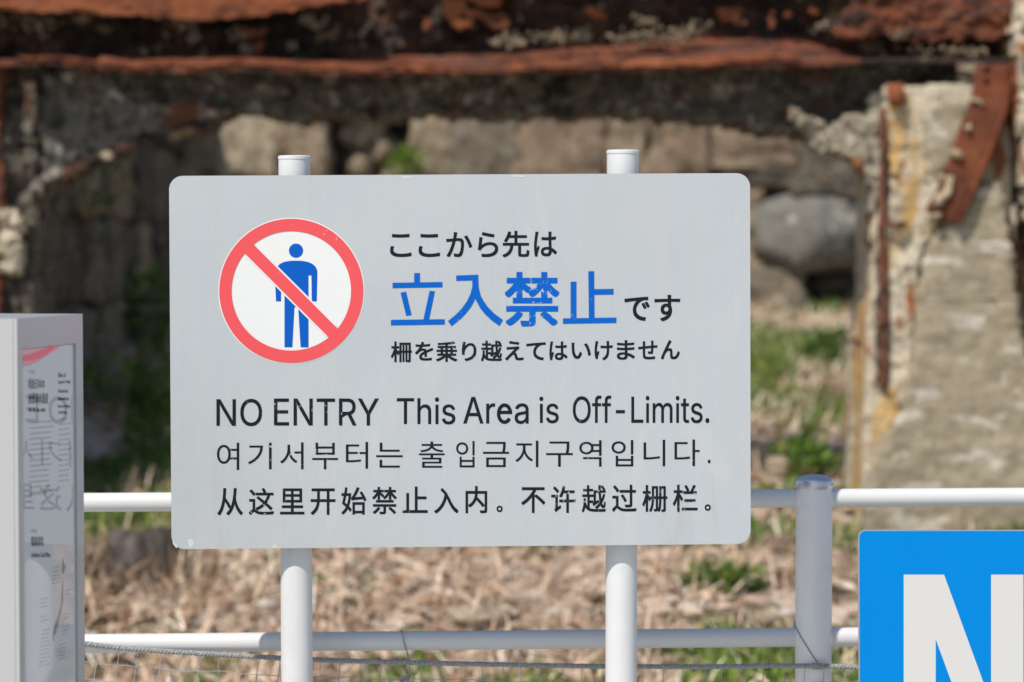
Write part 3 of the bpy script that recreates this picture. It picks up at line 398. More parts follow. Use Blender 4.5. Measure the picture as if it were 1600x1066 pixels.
# ------------------------------------------------------------------ stones
def stone_mesh(seed, boxy=.6, rough=.10):
    r = random.Random(seed); n = 9; b = MB(); idx = {}
    for ax in range(3):
        for sg in (-1, 1):
            for i in range(n):
                for j in range(n):
                    quad = []
                    for (a, c) in ((i, j), (i + 1, j), (i + 1, j + 1), (i, j + 1)):
                        q = [0, 0, 0]; q[ax] = sg; q[(ax + 1) % 3] = 2 * a / n - 1; q[(ax + 2) % 3] = 2 * c / n - 1
                        k = tuple(round(z, 4) for z in q)
                        if k not in idx:
                            v = Vector(k); sph = v.normalized() * 1.05; p = v.lerp(sph, 1 - boxy)
                            nz = Vector((p.x * .9, p.y * .9, p.z * .9)) + Vector((seed * 3.3, 0, seed))
                            p = p * (1 + rough * fbm(nz * 1.3) + rough * .55 * fbm(nz * 4))
                            idx[k] = len(b.v); b.v.append(p)
                        quad.append(idx[k])
                    b.f.append(quad if sg > 0 else quad[::-1])
    me = bpy.data.meshes.new('stone'); me.from_pydata([tuple(p) for p in b.v], [], b.f)
    me.polygons.foreach_set('use_smooth', [True] * len(me.polygons)); return me
BLK = [stone_mesh(s, .86, .17) for s in range(6)]; RND = [stone_mesh(s + 20, .22, .20) for s in range(3)]
_mm = {}
def stone(root, loc, half, matn, kind='b', rot=(0, 0, 0), name='stone'):
    src = rng.choice(BLK if kind == 'b' else RND); k = (src.name, matn)
    if k not in _mm:
        c = src.copy(); c.materials.append(M[matn]); _mm[k] = c
    o = bpy.data.objects.new(name, _mm[k]); COL.objects.link(o)
    o.location = root.matrix_basis.inverted() @ Vector(loc); o.scale = half; o.rotation_euler = rot; o.parent = root; return o

# back wall, facing the camera at 12 m
wall = thing('stone_wall', 'weathered wall of squared sea stones behind the hanging rusty beam, lit by the sun', 'wall', (0, 12.2, .9))
mb = MB(); p0, p1 = P(200, -60, 12.3), P(1750, 620, 12.3)
mb.box(((p0.x + p1.x) / 2, 12.65, (p0.z + p1.z) / 2), ((p1.x - p0.x) / 2, .35, (p0.z - p1.z) / 2)); mb.build('wall_core', M['mortar'], wall)
YW = 12.05
def wst(x0, y0, x1, y1, mt, kind='b', dp=.2, dy=0, rz=0):
    a, b_ = P(x0, y0, YW + dy), P(x1, y1, YW + dy)
    stone(wall, ((a.x + b_.x) / 2, YW + dp + dy - .02, (a.z + b_.z) / 2), ((b_.x - a.x) / 2 * 1.03, dp, (a.z - b_.z) / 2 * 1.03), mt, kind, (rng.uniform(-.05, .05), rz + rng.uniform(-.06, .06), rng.uniform(-.05, .05)))
top = [(262, 208, 352, 282, 'tan'), (340, 172, 432, 282, 'cream_stone'), (432, 180, 516, 285, 'tan'), (640, 182, 705, 285, 'tan'), (702, 182, 808, 290, 'grey'),
       (806, 178, 948, 290, 'pink'), (948, 182, 1014, 285, 'tan'), (1012, 184, 1106, 282, 'pink'), (1106, 202, 1248, 268, 'pink'), (1120, 262, 1252, 300, 'dark')]
for a in top: wst(*a)
for x0, y0, x1, y1, mt, kind in ((526, 166, 604, 236, 'cream_stone', 'r'), (566, 206, 624, 262, 'tan', 'r'), (534, 232, 588, 285, 'tan', 'r'), (588, 255, 650, 300, 'tan', 'r')): wst(x0, y0, x1, y1, mt, kind, .14, .12)
wst(1182, 298, 1348, 428, 'boulder', 'r', .25, -.18); wst(1246, 205, 1366, 312, 'dark', 'b', .22, -.05, .12)
wst(1140, 300, 1192, 372, 'tan'); wst(1136, 372, 1204, 436, 'tan', 'b'); wst(1166, 424, 1258, 498, 'grey', 'b', .2, -.1); wst(1300, 318, 1420, 400, 'dark', 'b', .2, .2)
wst(1256, 420, 1330, 470, 'dark', 'r', .2, .15)
y = 60
while y < 178:                                                # courses above, seen between the beams from the side
    x = 200
    while x < 1750: w_ = rng.uniform(80, 140); wst(x, y, x + w_ - 4, y + 56, rng.choice(['grey', 'tan', 'pink', 'dark'])); x += w_
    y += 60
y = 288
while y < 520:                                                # courses lower down
    x = 240; h_ = rng.uniform(56, 72)
    while x < 1130: w_ = rng.uniform(80, 150); wst(x, y, min(x + w_ - 4, 1140), y + h_ - 4, rng.choice(['grey', 'tan', 'pink', 'dark'])); x += w_
    y += h_
y = 190
while y < 480:
    x = 1370; h_ = rng.uniform(56, 72)
    while x < 1740: w_ = rng.uniform(80, 150); wst(x, y, x + w_ - 4, y + h_ - 4, rng.choice(['grey', 'tan', 'dark'])); x += w_
    y += h_

# left return wall, running towards the camera, in shade
side = thing('stone_wall', 'shaded side wall of dark upright stones at the left, behind the information case', 'wall', (-1.9, 10.4, .6))
A = Vector((-1.80, 8.6)); Bq = Vector((-1.66, 12.15)); dr = (Bq - A).normalized(); ang = math.atan2(dr.y, dr.x); Ls = (Bq - A).length
mb = MB(); mid = (A + Bq) / 2 + Vector((-dr.y, dr.x)) * .45
mb.box((mid.x, mid.y, 1.25), (Ls / 2, .25, 1.25), Matrix.Rotation(ang, 3, 'Z')); mb.build('wall_core', M['mortar'], side)
z = .25
while z < 2.4:
    h_ = rng.uniform(.26, .38); s = rng.uniform(-.2, 0)
    while s < Ls:
        w_ = rng.uniform(.3, .55); c = A + dr * (s + w_ / 2) + Vector((-dr.y, dr.x)) * (.18 + rng.uniform(-.03, .05))
        stone(side, (c.x, c.y, z + h_ / 2), (w_ / 2 * .97, .2, h_ / 2 * .96), rng.choice(['dark', 'grey', 'dark', 'tan', 'grey']), 'b', (rng.uniform(-.05, .05), rng.uniform(-.06, .06), ang + rng.uniform(-.05, .05)))
        s += w_
    z += h_

# loose rocks on the slope
def rock(px, py, Y, w, h, mt, label):
    p = P(px, py, Y); src = rng.choice(RND); me = stone_mesh(rng.randrange(99), .35, .3); me.materials.append(M[mt])
    o = bpy.data.objects.new('rock', me); COL.objects.link(o); o.scale = (w / 2, w / 2 * .8, h / 2); o.location = (p.x, Y, gz(p.x, Y) + h * .3)
    o.rotation_euler = (0, 0, rng.uniform(0, 3)); tag(o, label, 'rock', 'loose rocks on the slope')
def yground(px, py):
    lo, hi = 4.6, 12.4
    for _ in range(40):
        m_ = (lo + hi) / 2; p = P(px, py, m_)
        if p.z > gz(p.x, m_): lo = m_
        else: hi = m_
    return lo
for px, py, w, h, mt, lb in ((745, 970, .17, .05, 'cream_stone', 'flat pale rock just above the lower rail, left of the right sign pole'),
                             (1215, 745, .10, .09, 'cream_stone', 'small pale rock beside the top of the silver fence post'),
                             (1195, 975, .09, .04, 'cream_stone', 'small pale rock above the lower rail between right sign pole and fence post'),
                             (1322, 725, .07, .06, 'cream_stone', 'small cream rock between fence post and ruined pillar'),
                             (1225, 860, .12, .06, 'pink', 'low pinkish rock half hidden behind the silver fence post')):
    rock(px, py, yground(px, py), w, h, mt, lb)
# ------------------------------------------------------------------ the ruin: beam with flanges on two pillars
ruin = thing('ruined_building', 'ruined concrete frame with flaking rusty steel beam on top and a broken right pillar', 'ruin', (0, 8.2, .5))
def part(name, m, poly, Y, thick, smooth=True, **k):
    return sharp(slab(poly, Y, thick, **k).build(name, M[m], ruin, smooth), 50)
part('web_plate', 'rust_dark', [(-320, -22), (1760, -22), (1760, 92), (-320, 92)], 8.02, .12, cell=6, amp=.05, rag=3, fs=40, seed=1)
part('concrete_beam', 'dark_conc', [(40, 92), (1500, 92), (1500, 200), (1400, 215), (1235, 214), (1180, 200), (1060, 184), (900, 182), (760, 180), (600, 178), (540, 181), (500, 183), (470, 190), (445, 190), (420, 182), (400, 172), (380, 168), (360, 172), (345, 182), (320, 196), (280, 208), (235, 216), (200, 229), (150, 245), (118, 258), (92, 278), (70, 300), (40, 320)], 8.0, .34, cell=6, amp=.045, rag=9, fs=34, seed=2)
# lit brackets where grey pitted concrete comes forward at the left
part('concrete_face', 'dark_conc_l', [(62, 108), (175, 106), (198, 150), (330, 165), (350, 178), (320, 192), (230, 214), (195, 228), (120, 256), (92, 272), (66, 290)], 7.955, .05, cell=5, amp=.03, rag=8, fs=55, seed=3)
part('underside_steel', 'rust_dark', [(92, 268), (120, 252), (230, 212), (320, 192), (322, 204), (235, 228), (200, 238), (130, 268), (96, 288)], 7.94, .05, cell=4, amp=.015, rag=5, fs=20, seed=31)
# flanges
def strip(name, m, top, bot, Yt, Yb, x0, x1, step=7, th=.014, wob=2.0, seed=0, rag=0, sag=None):
    """a bent steel flange: runs from its root (far, top) to its ragged lip (near, bottom)"""
    b = MB(); n = int((x1 - x0) / step); K = 5
    for side_ in (0, 1):
        for i in range(n + 1):
            x = x0 + (x1 - x0) * i / n
            for k in range(K + 1):
                f = k / K; q = Vector((x / 60, k * .3, seed * 5))
                yt, yb = top(x), bot(x); yy = yt + (yb - yt) * f + wob * fbm(q) * (.3 + f)
                if k == K: yy += rag * fbm(Vector((x / 14, seed, 2)))
                YY = Yt + (Yb - Yt) * f + .01 * noise.noise(q * 3)
                b.v.append(P(x, yy, YY) + Vector((0, th if side_ and Yt - Yb < .05 else 0, -th if side_ and Yt - Yb >= .05 else 0)))
    W = K + 1; N = (n + 1) * W
    for i in range(n):
        for k in range(K):
            a = i * W + k; b.f.append((a, a + W, a + W + 1, a + 1)); b.f.append((N + a, N + a + 1, N + a + W + 1, N + a + W))
        a = i * W; b.f.append((a, N + a, N + a + W, a + W)); a = i * W + K; b.f.append((a, a + W, N + a + W, N + a))
    b.f.append([k for k in range(W)] + [N + W - 1 - k for k in range(W)]); e = n * W
    b.f.append([e + W - 1 - k for k in range(W)] + [N + e + k for k in range(W)])
    return sharp(b.build(name, M[m], ruin, True), 40)
def lerp_pts(pts):
    def g(x):
        for (a, b_), (c, d) in zip(pts, pts[1:]):
            if x <= c: return b_ + (d - b_) * max(0, (x - a)) / (c - a)
        return pts[-1][1]
    return g
lip_b = lerp_pts([(-320, 12), (0, 14), (60, 19), (120, 18), (190, 24), (260, 27), (330, 32), (400, 25), (460, 15), (520, 6), (560, 0), (620, -12)])
strip('upper_flange', 'rust_orange', lambda x: -12, lambda x: -14, 8.03, 7.80, -320, 560, seed=1)
strip('flange_lip', 'rust_orange', lambda x: -16, lip_b, 7.795, 7.80, -320, 590, rag=5, wob=1.2, seed=2, th=.02)
strip('upper_flange', 'rust_mixed', lambda x: -26, lambda x: -30, 8.03, 7.86, 590, 1590, seed=11)
part('flange_lip', 'rust_mixed', [(1345, -60), (1584, -60), (1584, 58), (1500, 68), (1420, 60), (1380, 52), (1320, 62), (1290, 40), (1330, 12)], 7.86, .05, cell=5, amp=.03, rag=8, fs=30, seed=12)
# lower flange: thin at the left, bent down and heaped with scale at the right
lf_t = lerp_pts([(-320, 92), (0, 92), (150, 95), (300, 98), (520, 91), (640, 84), (800, 80), (900, 66), (1000, 58), (1100, 44), (1200, 50), (1270, 58), (1300, 74), (1330, 86), (1345, 89), (1600, 86)])
lf_b = lerp_pts([(-320, 96), (0, 95), (90, 93), (150, 100), (200, 106), (300, 104), (380, 103), (480, 109), (600, 110), (690, 111), (730, 104), (830, 109), (950, 106), (1060, 103), (1150, 98), (1230, 96), (1300, 94), (1345, 91), (1450, 90), (1545, 92)])
strip('lower_flange', 'rust_mixed', lf_t, lf_b, 8.03, 7.80, -320, 1345, rag=2.5, wob=1.5, seed=3, th=.016)
strip('lower_flange', 'rust_dark', lf_t, lf_b, 8.03, 7.84, 1325, 1580, rag=2, wob=1.5, seed=4, th=.016)
strip('flange_lip', 'rust_plain', lambda x: lf_b(x) - (6 if x < 150 else 13), lf_b, 7.796, 7.79, 30, 700, rag=4, wob=1.5, seed=5, th=.012)
strip('flange_lip', 'rust_orange', lambda x: lf_b(x) - 11, lf_b, 7.795, 7.786, 800, 1250, rag=2.5, wob=1.5, seed=6, th=.012)
# flakes of orange paint on the web
for k, poly in enumerate(([(690, -5), (722, -4), (735, 12), (748, 20), (740, 36), (722, 46), (706, 40), (694, 22)], [(740, 14), (762, 22), (790, 22), (797, 36), (790, 47), (768, 42), (748, 30)],
                          [(664, 28), (675, 26), (672, 44), (660, 48)], [(914, 8), (930, 10), (949, 22), (946, 31), (928, 28), (914, 16)], [(1120, 14), (1160, 12), (1150, 36), (1128, 32)],
                          [(720, -10), (785, -14), (780, 12), (750, 10)])):
    part('paint_flake', 'rust_orange', poly, 7.93, .012, cell=3, amp=.006, rag=2, fs=12, seed=40 + k, holes=[(733, 10, 5), (724, 24, 4)] if k == 0 else [(777, 33, 2.5)] if k == 1 else ())
# debris lodged on the flanges
def lumps(name, m, spots_, n, r0, r1, Y, seed):
    r = random.Random(seed); b = MB()
    for _ in range(n):
        cx, cy, sx, sy = r.choice(spots_); c = P(r.gauss(cx, sx), r.gauss(cy, sy), Y + r.uniform(-.02, .02)); s = r.uniform(r0, r1) * r.choice((.6, 1, 1))
        rm = Matrix.Rotation(r.uniform(0, 6), 3, 'Y') @ Matrix.Rotation(r.uniform(0, 6), 3, 'Z')
        v = [c + rm @ (Vector(q) * s * r.uniform(.6, 1.3)) for q in PB]
        b.add(v, PF)
    o = b.build(name, M[m], ruin); o['kind'] = 'stuff'; return o
lumps('debris', 'grit', [(835, 62, 22, 6), (880, 58, 16, 5), (1000, 58, 22, 5), (1010, 34, 8, 4), (1060, 56, 20, 6), (790, 66, 12, 3)], 260, .005, .012, 7.87, 1)
lumps('debris', 'grit', [(15, 32, 14, 6), (45, 30, 12, 6), (130, 30, 8, 4), (70, 34, 14, 5), (285, 36, 10, 4), (303, 56, 4, 8), (375, 55, 10, 4)], 240, .004, .011, 7.90, 2)
lumps('debris', 'grit', [(1470, 78, 30, 3), (1520, 80, 14, 3), (720, 118, 7, 3), (800, 122, 4, 4), (1085, 45, 16, 5), (1290, 40, 12, 6), (1405, 55, 6, 4)], 200, .004, .011, 7.85, 3)
lumps('debris', 'rust_orange', [(407, 72, 3, 3), (400, 50, 10, 4), (1180, 30, 30, 8), (1250, 22, 30, 8), (960, 80, 60, 5)], 60, .006, .014, 7.9, 4)

# left pillar
part('pillar', 'dark_conc', [(-320, 98), (58, 100), (60, 300), (52, 420), (40, 700), (40, 1150), (-320, 1150)], 7.96, .4, cell=8, amp=.05, rag=6, fs=40, seed=6)
part('spalled_patch', 'cream', [(40, 130), (52, 128), (54, 180), (48, 212), (38, 208), (38, 170)], 7.93, .05, cell=4, amp=.02, rag=4, fs=15, seed=7)
part('spalled_patch', 'cream', [(-20, 325), (24, 330), (36, 345), (32, 400), (28, 432), (8, 425), (-20, 430)], 7.9, .06, cell=4, amp=.03, rag=6, fs=16, seed=8)
part('corner_steel', 'rust_mixed', [(-60, 100), (7, 98), (2, 200), (7, 300), (1, 420), (7, 520), (-60, 520)], 7.9, .05, cell=5, amp=.015, rag=3, fs=26, seed=9)

# right pillar
part('pillar', 'cream', [(1356, 150), (1575, 140), (1590, 420), (1640, 820), (1700, 1150), (1350, 1150), (1352, 600), (1372, 420), (1372, 260)], 7.93, .5, cell=8, amp=.02, rag=3, fs=40, seed=14)
part('spalled_edge', 'cream', [(1388, 134), (1440, 132), (1538, 130), (1530, 170), (1505, 215), (1478, 290), (1458, 335), (1476, 352), (1446, 380), (1434, 450), (1426, 560), (1418, 640), (1386, 650), (1384, 600), (1388, 480), (1390, 350), (1388, 280), (1392, 230), (1384, 165)], 7.87, .07, cell=4, amp=.012, rag=7, fs=36, seed=15)
part('spalled_edge', 'cream', [(1352, 650), (1354, 560), (1358, 480), (1366, 410), (1366, 340), (1362, 300), (1375, 290), (1374, 400), (1372, 500), (1374, 600), (1390, 640), (1384, 700), (1352, 780)], 7.885, .07, cell=4, amp=.010, rag=5, fs=36, seed=16)
part('plaster_face', 'plaster', [(1450, 165), (1528, 150), (1512, 195), (1490, 245), (1470, 275), (1448, 262), (1436, 215)], 7.862, .05, cell=4, amp=.008, rag=8, fs=30, seed=26)
part('bracket', 'cream_grey', [(1232, 172), (1262, 182), (1300, 184), (1340, 180), (1382, 168), (1392, 200), (1380, 300), (1366, 330), (1352, 280), (1338, 250), (1312, 240), (1282, 232), (1262, 206), (1240, 192)], 7.875, .12, cell=4, amp=.025, rag=14, fs=30, seed=17)
part('plaster_face', 'plaster', [(1482, 350), (1515, 300), (1530, 286), (1568, 286), (1572, 345), (1585, 430), (1600, 520), (1622, 700), (1640, 830), (1680, 1150), (1352, 1150), (1352, 790), (1368, 700), (1410, 640), (1426, 560), (1434, 450), (1446, 385)], 7.855, .09, cell=5, amp=.008, rag=6, fs=30, seed=18)
part('rust_stain', 'cream_stain', [(1387, 142), (1412, 146), (1420, 190), (1414, 240), (1402, 310), (1392, 262), (1388, 200)], 7.862, .03, cell=4, amp=.008, rag=7, fs=18, seed=27)
part('rust_stain', 'cream_stain', [(1386, 604), (1400, 596), (1408, 636), (1394, 676), (1374, 700), (1366, 664)], 7.862, .03, cell=4, amp=.008, rag=7, fs=18, seed=28)
# board joints stand a little proud
for k, (y, xa, xb) in enumerate(((383, 1502, 1578), (466, 1436, 1592), (1000, 1360, 1640))):
    b = MB(); pts = [P(xa + (xb - xa) * i / 14, y - (xa + (xb - xa) * i / 14 - 1500) * .015 + .8 * noise.noise(Vector((i * .7, k, 0))), 7.856) for i in range(15)]
    b.tube(pts, [.0055 + .002 * noise.noise(Vector((i, k, 4))) for i in range(15)], 6); b.build('board_joint', M['plaster'], ruin, True)
# flank added and splayed away from the sun to make the pillar's shaded wedge
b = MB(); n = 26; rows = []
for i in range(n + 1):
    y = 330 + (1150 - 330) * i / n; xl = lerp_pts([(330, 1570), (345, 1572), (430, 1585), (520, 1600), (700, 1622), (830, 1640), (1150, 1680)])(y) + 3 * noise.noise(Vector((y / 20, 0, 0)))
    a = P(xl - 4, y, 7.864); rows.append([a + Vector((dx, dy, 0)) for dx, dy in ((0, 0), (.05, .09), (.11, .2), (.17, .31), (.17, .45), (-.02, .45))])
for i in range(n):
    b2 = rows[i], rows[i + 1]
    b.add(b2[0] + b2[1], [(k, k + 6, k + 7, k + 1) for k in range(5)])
b.build('shade_flank', M['dark_conc_l'], ruin)
b = MB(); pts = []; rad = []
for i in range(46):
    y = 172 + (604 - 172) * i / 45; x = lerp_pts([(172, 1378), (230, 1380), (330, 1379), (360, 1378), (480, 1382), (604, 1381)])(y) + 1.6 * noise.noise(Vector((y / 25, 3, 0)))
    pts.append(P(x, y, 7.86 + .01 * noise.noise(Vector((y / 30, 8, 1))))); rad.append((.011 if y < 340 else .013) * (1 + .35 * noise.noise(Vector((y / 9, 1, 1)))))
b.tube(pts, rad, 8).build('rebar', M['rebar'], ruin, True)
b = MB(); b.tube([P(1382, 347, 7.845), P(1400, 352, 7.84), P(1417, 350, 7.845)], [.008, .01, .005], 7).build('rebar', M['rebar'], ruin, True)
b = MB(); b.tube([P(1366, 497, 7.86), P(1381, 500, 7.85)], [.007, .009], 7).build('rebar', M['rebar'], ruin, True)
b = MB(); b.tube([P(1398, 132, 7.845), P(1402, 165, 7.84)], [.03, .026], 10); b.build('steel_stub', M['rust_orange'], ruin, True)
lumps('debris', 'rebar', [(1395, 350, 8, 5), (1410, 356, 6, 4), (1381, 500, 3, 6), (1380, 590, 3, 10)], 40, .005, .011, 7.85, 8)
# gusset
part('gusset_plate', 'rust_plain', [(1524, 100), (1580, 100), (1577, 125), (1568, 172), (1545, 230), (1514, 310), (1496, 346), (1484, 346), (1446, 330), (1462, 300), (1480, 262), (1500, 200), (1518, 160), (1522, 130)], 7.825, .016, cell=2.5, amp=.003, rag=1.6, fs=30, seed=19, holes=[(1543, 112, 4.5), (1544, 131, 4)])
part('gusset_edge', 'rust_plain', [(1577, 125), (1582, 128), (1574, 180), (1552, 236), (1520, 316), (1502, 350), (1494, 350), (1512, 310), (1543, 230), (1566, 172)], 7.81, .09, cell=2.5, amp=.003, rag=1, fs=30, seed=20)
for k, (pts, r) in enumerate(((((1500, 152), (1530, 158), (1536, 164)), .006), (((1511, 196), (1516, 203)), .012), (((1487, 240), (1497, 240), (1499, 247)), .013), (((1478, 282), (1484, 278), (1482, 300), (1470, 308), (1464, 322)), .014), (((1470, 336), (1456, 340)), .01))):
    b = MB(); b.tube([P(x, y, 7.815) for x, y in pts], r, 8)
    for v in b.v: v += Vector((noise.noise(v * 60), noise.noise(v * 60 + Vector((3, 3, 3))), noise.noise(v * 55))) * .006
    b.build('mortar_lump', M['lump'], ruin, True)
# recess and end column right of the gusset
part('recess_wall', 'dark_conc', [(1548, 96), (1680, 96), (1680, 360), (1560, 350), (1520, 300)], 8.0, .2, cell=6, amp=.04, rag=5, fs=20, seed=21)
part('recess_patch', 'cream', [(1550, 200), (1562, 205), (1560, 250), (1548, 252), (1540, 230)], 7.95, .05, cell=4, amp=.02, rag=5, fs=12, seed=22)
part('corner_steel', 'rust_orange', [(1580, 96), (1592, 100), (1598, 150), (1596, 205), (1586, 200), (1580, 160)], 7.84, .05, cell=3.5, amp=.015, rag=3, fs=20, seed=23)
part('end_column', 'cream', [(1584, -120), (1720, -120), (1720, 1150), (1690, 1150), (1640, 400), (1604, 300), (1592, 120), (1584, 70)], 7.80, .5, cell=7, amp=.03, rag=5, fs=26, seed=24)

# ------------------------------------------------------------------ plants with a body of their own
def leaf(mb, p, d, up, L, w):
    s = d.cross(up); s = (s.normalized() if s.length > 1e-4 else Vector((1, 0, 0))) * w
    mb.add([p, p + d * L * .5 + s, p + d * L, p + d * L * .5 - s], [(0, 1, 2, 3)])
def bush(name, px, py, Y, w, h, n, label, mt='green_dark', mt2='green', seed=0, L=.045, cat='plant', group=None):
    r = random.Random(seed); p = P(px, py, Y); c = Vector((p.x, Y, gz(p.x, Y) if py > 300 else p.z - h / 2))
    root = thing(name, label, cat, c, 0, group); a = MB(); s = MB()
    for _ in range(max(6, n // 60)):
        t = Vector((r.gauss(0, w * .25), r.gauss(0, w * .2), h * r.uniform(.6, 1))); m_ = t * .5 + Vector((0, 0, h * .12))
        s.tube([c, c + m_, c + t], [.004, .003, .0015], 5, False)
    for k in range(n):
        u = Vector((r.gauss(0, 1), r.gauss(0, 1), r.gauss(0, 1))).normalized() * r.uniform(.3, 1) ** .5
        q = c + Vector((u.x * w / 2, u.y * w * .4, h * .52 + u.z * h * .48))
        q += Vector((noise.noise(q * 7), 0, noise.noise(q * 7 + Vector((4, 4, 4))))) * w * .25
        d = (Vector((u.x, u.y, u.z * .5 + .3)) + Vector((r.uniform(-1, 1), r.uniform(-1, 1), r.uniform(-1, .6)))).normalized()
        leaf(a, q, d, Vector((r.uniform(-1, 1), r.uniform(-1, 1), 1)), L * r.uniform(.6, 1.3), L * .25)
    s.build('stem', M['straw_dark'], root); f = a.build('foliage', M[mt], root); f['kind'] = 'stuff'
    b_ = MB()
    for k in range(n // 3):
        u = Vector((r.gauss(0, 1), r.gauss(0, 1), r.gauss(0, 1))).normalized() * r.uniform(.8, 1.08)
        q = c + Vector((u.x * w / 2, u.y * w * .4, h * .55 + u.z * h * .48)); d = (u + Vector((0, 0, .4))).normalized()
        leaf(b_, q, d, Vector((r.uniform(-1, 1), 0, 1)), L * r.uniform(.6, 1.2), L * .25)
    f = b_.build('young_leaves', M[mt2], root); f['kind'] = 'stuff'
    return root
bush('wall_plant', 632, 258, 11.8, .14, .14, 240, 'small bright green plant in a gap of the sunlit wall above the sign', 'green', 'green', 1)
bush('wall_plant', 135, 285, 9.7, .34, .3, 200, 'thin green plant hanging on the shaded wall under the beam at the left', 'green_dark', 'green', 2, .04)
bush('shrub', 232, 560, 10.6, .22, .40, 150, 'tall leafy green shrub against the left edge of the sign plate', 'green_dark', 'green', 3, .07)
bush('shrub', 190, 700, 9.6, .4, .2, 170, 'dark low shrub behind the upper handrail between case and sign', 'green_dark', 'green', 4, .06)
bush('weed_clump', 1255, 690, 8.6, .22, .09, 130, 'bright green weed clump left of the pillar above the handrail', 'green', 'green', 5, .06)
bush('weed_clump', 1220, 770, 8.2, .2, .06, 120, 'darker weed clump behind the upper rail beside the fence post', 'green', 'green', 6, .05)
bush('weed_clump', 1310, 510, 10.6, .26, .1, 220, 'small weed clump below the round boulder', 'green_dark', 'green', 7, .05)
bush('weed_clump', 1130, 940, 7.2, .2, .06, 200, 'low weed clump right of the right sign pole above the lower rail', 'green_dark', 'green', 9, .05)

# dry tussock with a dead stump, lower left
tus = thing('tree_stump', 'dark split stump with dead stems, between information case and left sign pole', 'stump', (0, 0, 0))
p = P(205, 880, 7.3); base = Vector((p.x, 7.3, gz(p.x, 7.3))); tus.location = base
b = MB(); n = 16; vs = []
for j in range(9):
    for k in range(n):
        a = 2 * pi * k / n; z = j / 8; rr = .125 * (1 - .25 * z) * (1 + .28 * noise.noise(Vector((cos(a) * 2.2, sin(a) * 2.2, z * .8))) + .15 * noise.noise(Vector((cos(a) * 6, sin(a) * 6, z))))
        vs.append(base + Vector((rr * 1.15 * cos(a) + .05 * z, rr * sin(a), -.05 + z * .24 + .06 * (z > .9) * noise.noise(Vector((cos(a) * 3, sin(a) * 3, 5))))))
b.add(vs, [(j * n + k, j * n + (k + 1) % n, (j + 1) * n + (k + 1) % n, (j + 1) * n + k) for j in range(8) for k in range(n)] + [tuple(8 * n + k for k in range(n))])
M['bark'] = rocky('grey split deadwood', [(.3, (.035, .028, .025)), (.5, (.11, .09, .08)), (.7, (.22, .19, .165))], 12, (3, 3, .6), bs=40, bstr=1, bdist=.02)
b.build('trunk', M['bark'], tus, True)
b = MB(); r = random.Random(9)
for _ in range(520):
    q = base + Vector((r.gauss(0, .14), r.gauss(-.03, .08), 0)); q.z = gz(q.x, q.y); blade(b, q, r.uniform(0, 6.28), r.uniform(.7, 1.5), r.uniform(.08, .26), r.uniform(.0025, .006), .15)
b.build('dead_stem', M['straw_dark'], tus)['kind'] = 'stuff'
b = MB()
for _ in range(380):
    q = base + Vector((r.gauss(.06, .2), r.gauss(-.12, .1), 0)); q.z = gz(q.x, q.y); blade(b, q, r.uniform(0, 6.28), r.uniform(.2, 1.3), r.uniform(.08, .22), r.uniform(.0025, .006), .15)
b.build('dry_stem', M['straw'], tus)['kind'] = 'stuff'

# ------------------------------------------------------------------ handrail fence
fence = thing('handrail', 'pale metal handrail fence with two round rails and a silver capped post behind the sign', 'fence', (P(1272, 900, 4.03).x, 4.03, 0))
def fy(x): return 3.985 + (x + .5) * .055
postX = P(1272, 800, fy(.5)).x
LA = (P(266, 782, 3.985)); LB = P(1450, 780, fy(.65))
zu = (LA.z + LB.z) / 2; zl = (P(300, 1003, fy(-.5)).z + P(1100, 998.5, fy(.3)).z) / 2
RR = .0158
def rail(x0, x1, z):
    b = MB(); b.tube([(x0 + (x1 - x0) * i / 12, fy(x0 + (x1 - x0) * i / 12), z) for i in range(13)], RR, 32); return sharp(b.build('rail', M['rail'], fence, True), 60)
for z in (zu, zl):
    rail(-1.5, postX - .024, z); rail(postX + .024, 2.48, z)
PR = .0305
for X in (-1.5, postX, 2.5):
    ztop = P(1272, 752, fy(postX)).z
    b = MB(); b.lathe([(PR, 0), (PR, ztop)], (X, fy(X), 0), 48); sharp(b.build('post', M['grey_post'], fence, True))
    pst = fence.children[-1] if False else [c for c in bpy.data.objects if c.parent == fence][-1]
    b = MB(); c = Vector((X, fy(X), ztop)); b.lathe([(PR + .0018, -.011), (PR + .0022, -.009), (PR + .0022, .0015), (PR + .0008, .004), (PR * .8, .0075), (PR * .45, .0105), (.001, .0115)], c, 48)
    cap = sharp(b.build('post_cap', M['steel_cap'], fence, True), 40)
    for a in (-2.53, -.55):
        d = Vector((cos(a), sin(a), 0)); b = MB(); q = c + d * (PR + .0022) + Vector((0, 0, -.004)); b.tube([q - d * .001, q + d * .0018], .0022, 10)
        b.build('screw', M['steel_cap'], cap)
    for z in (zu, zl):
        for sgn in (-1, 1):                                    # collars where the rails are cut into the post
            b = MB(); b.tube([(X + sgn * (PR - .008), fy(X + sgn * PR), z), (X + sgn * (PR + .0005), fy(X + sgn * PR), z)], RR + .0018, 24); b.build('rail_socket', M['grey_post'], fence, True)

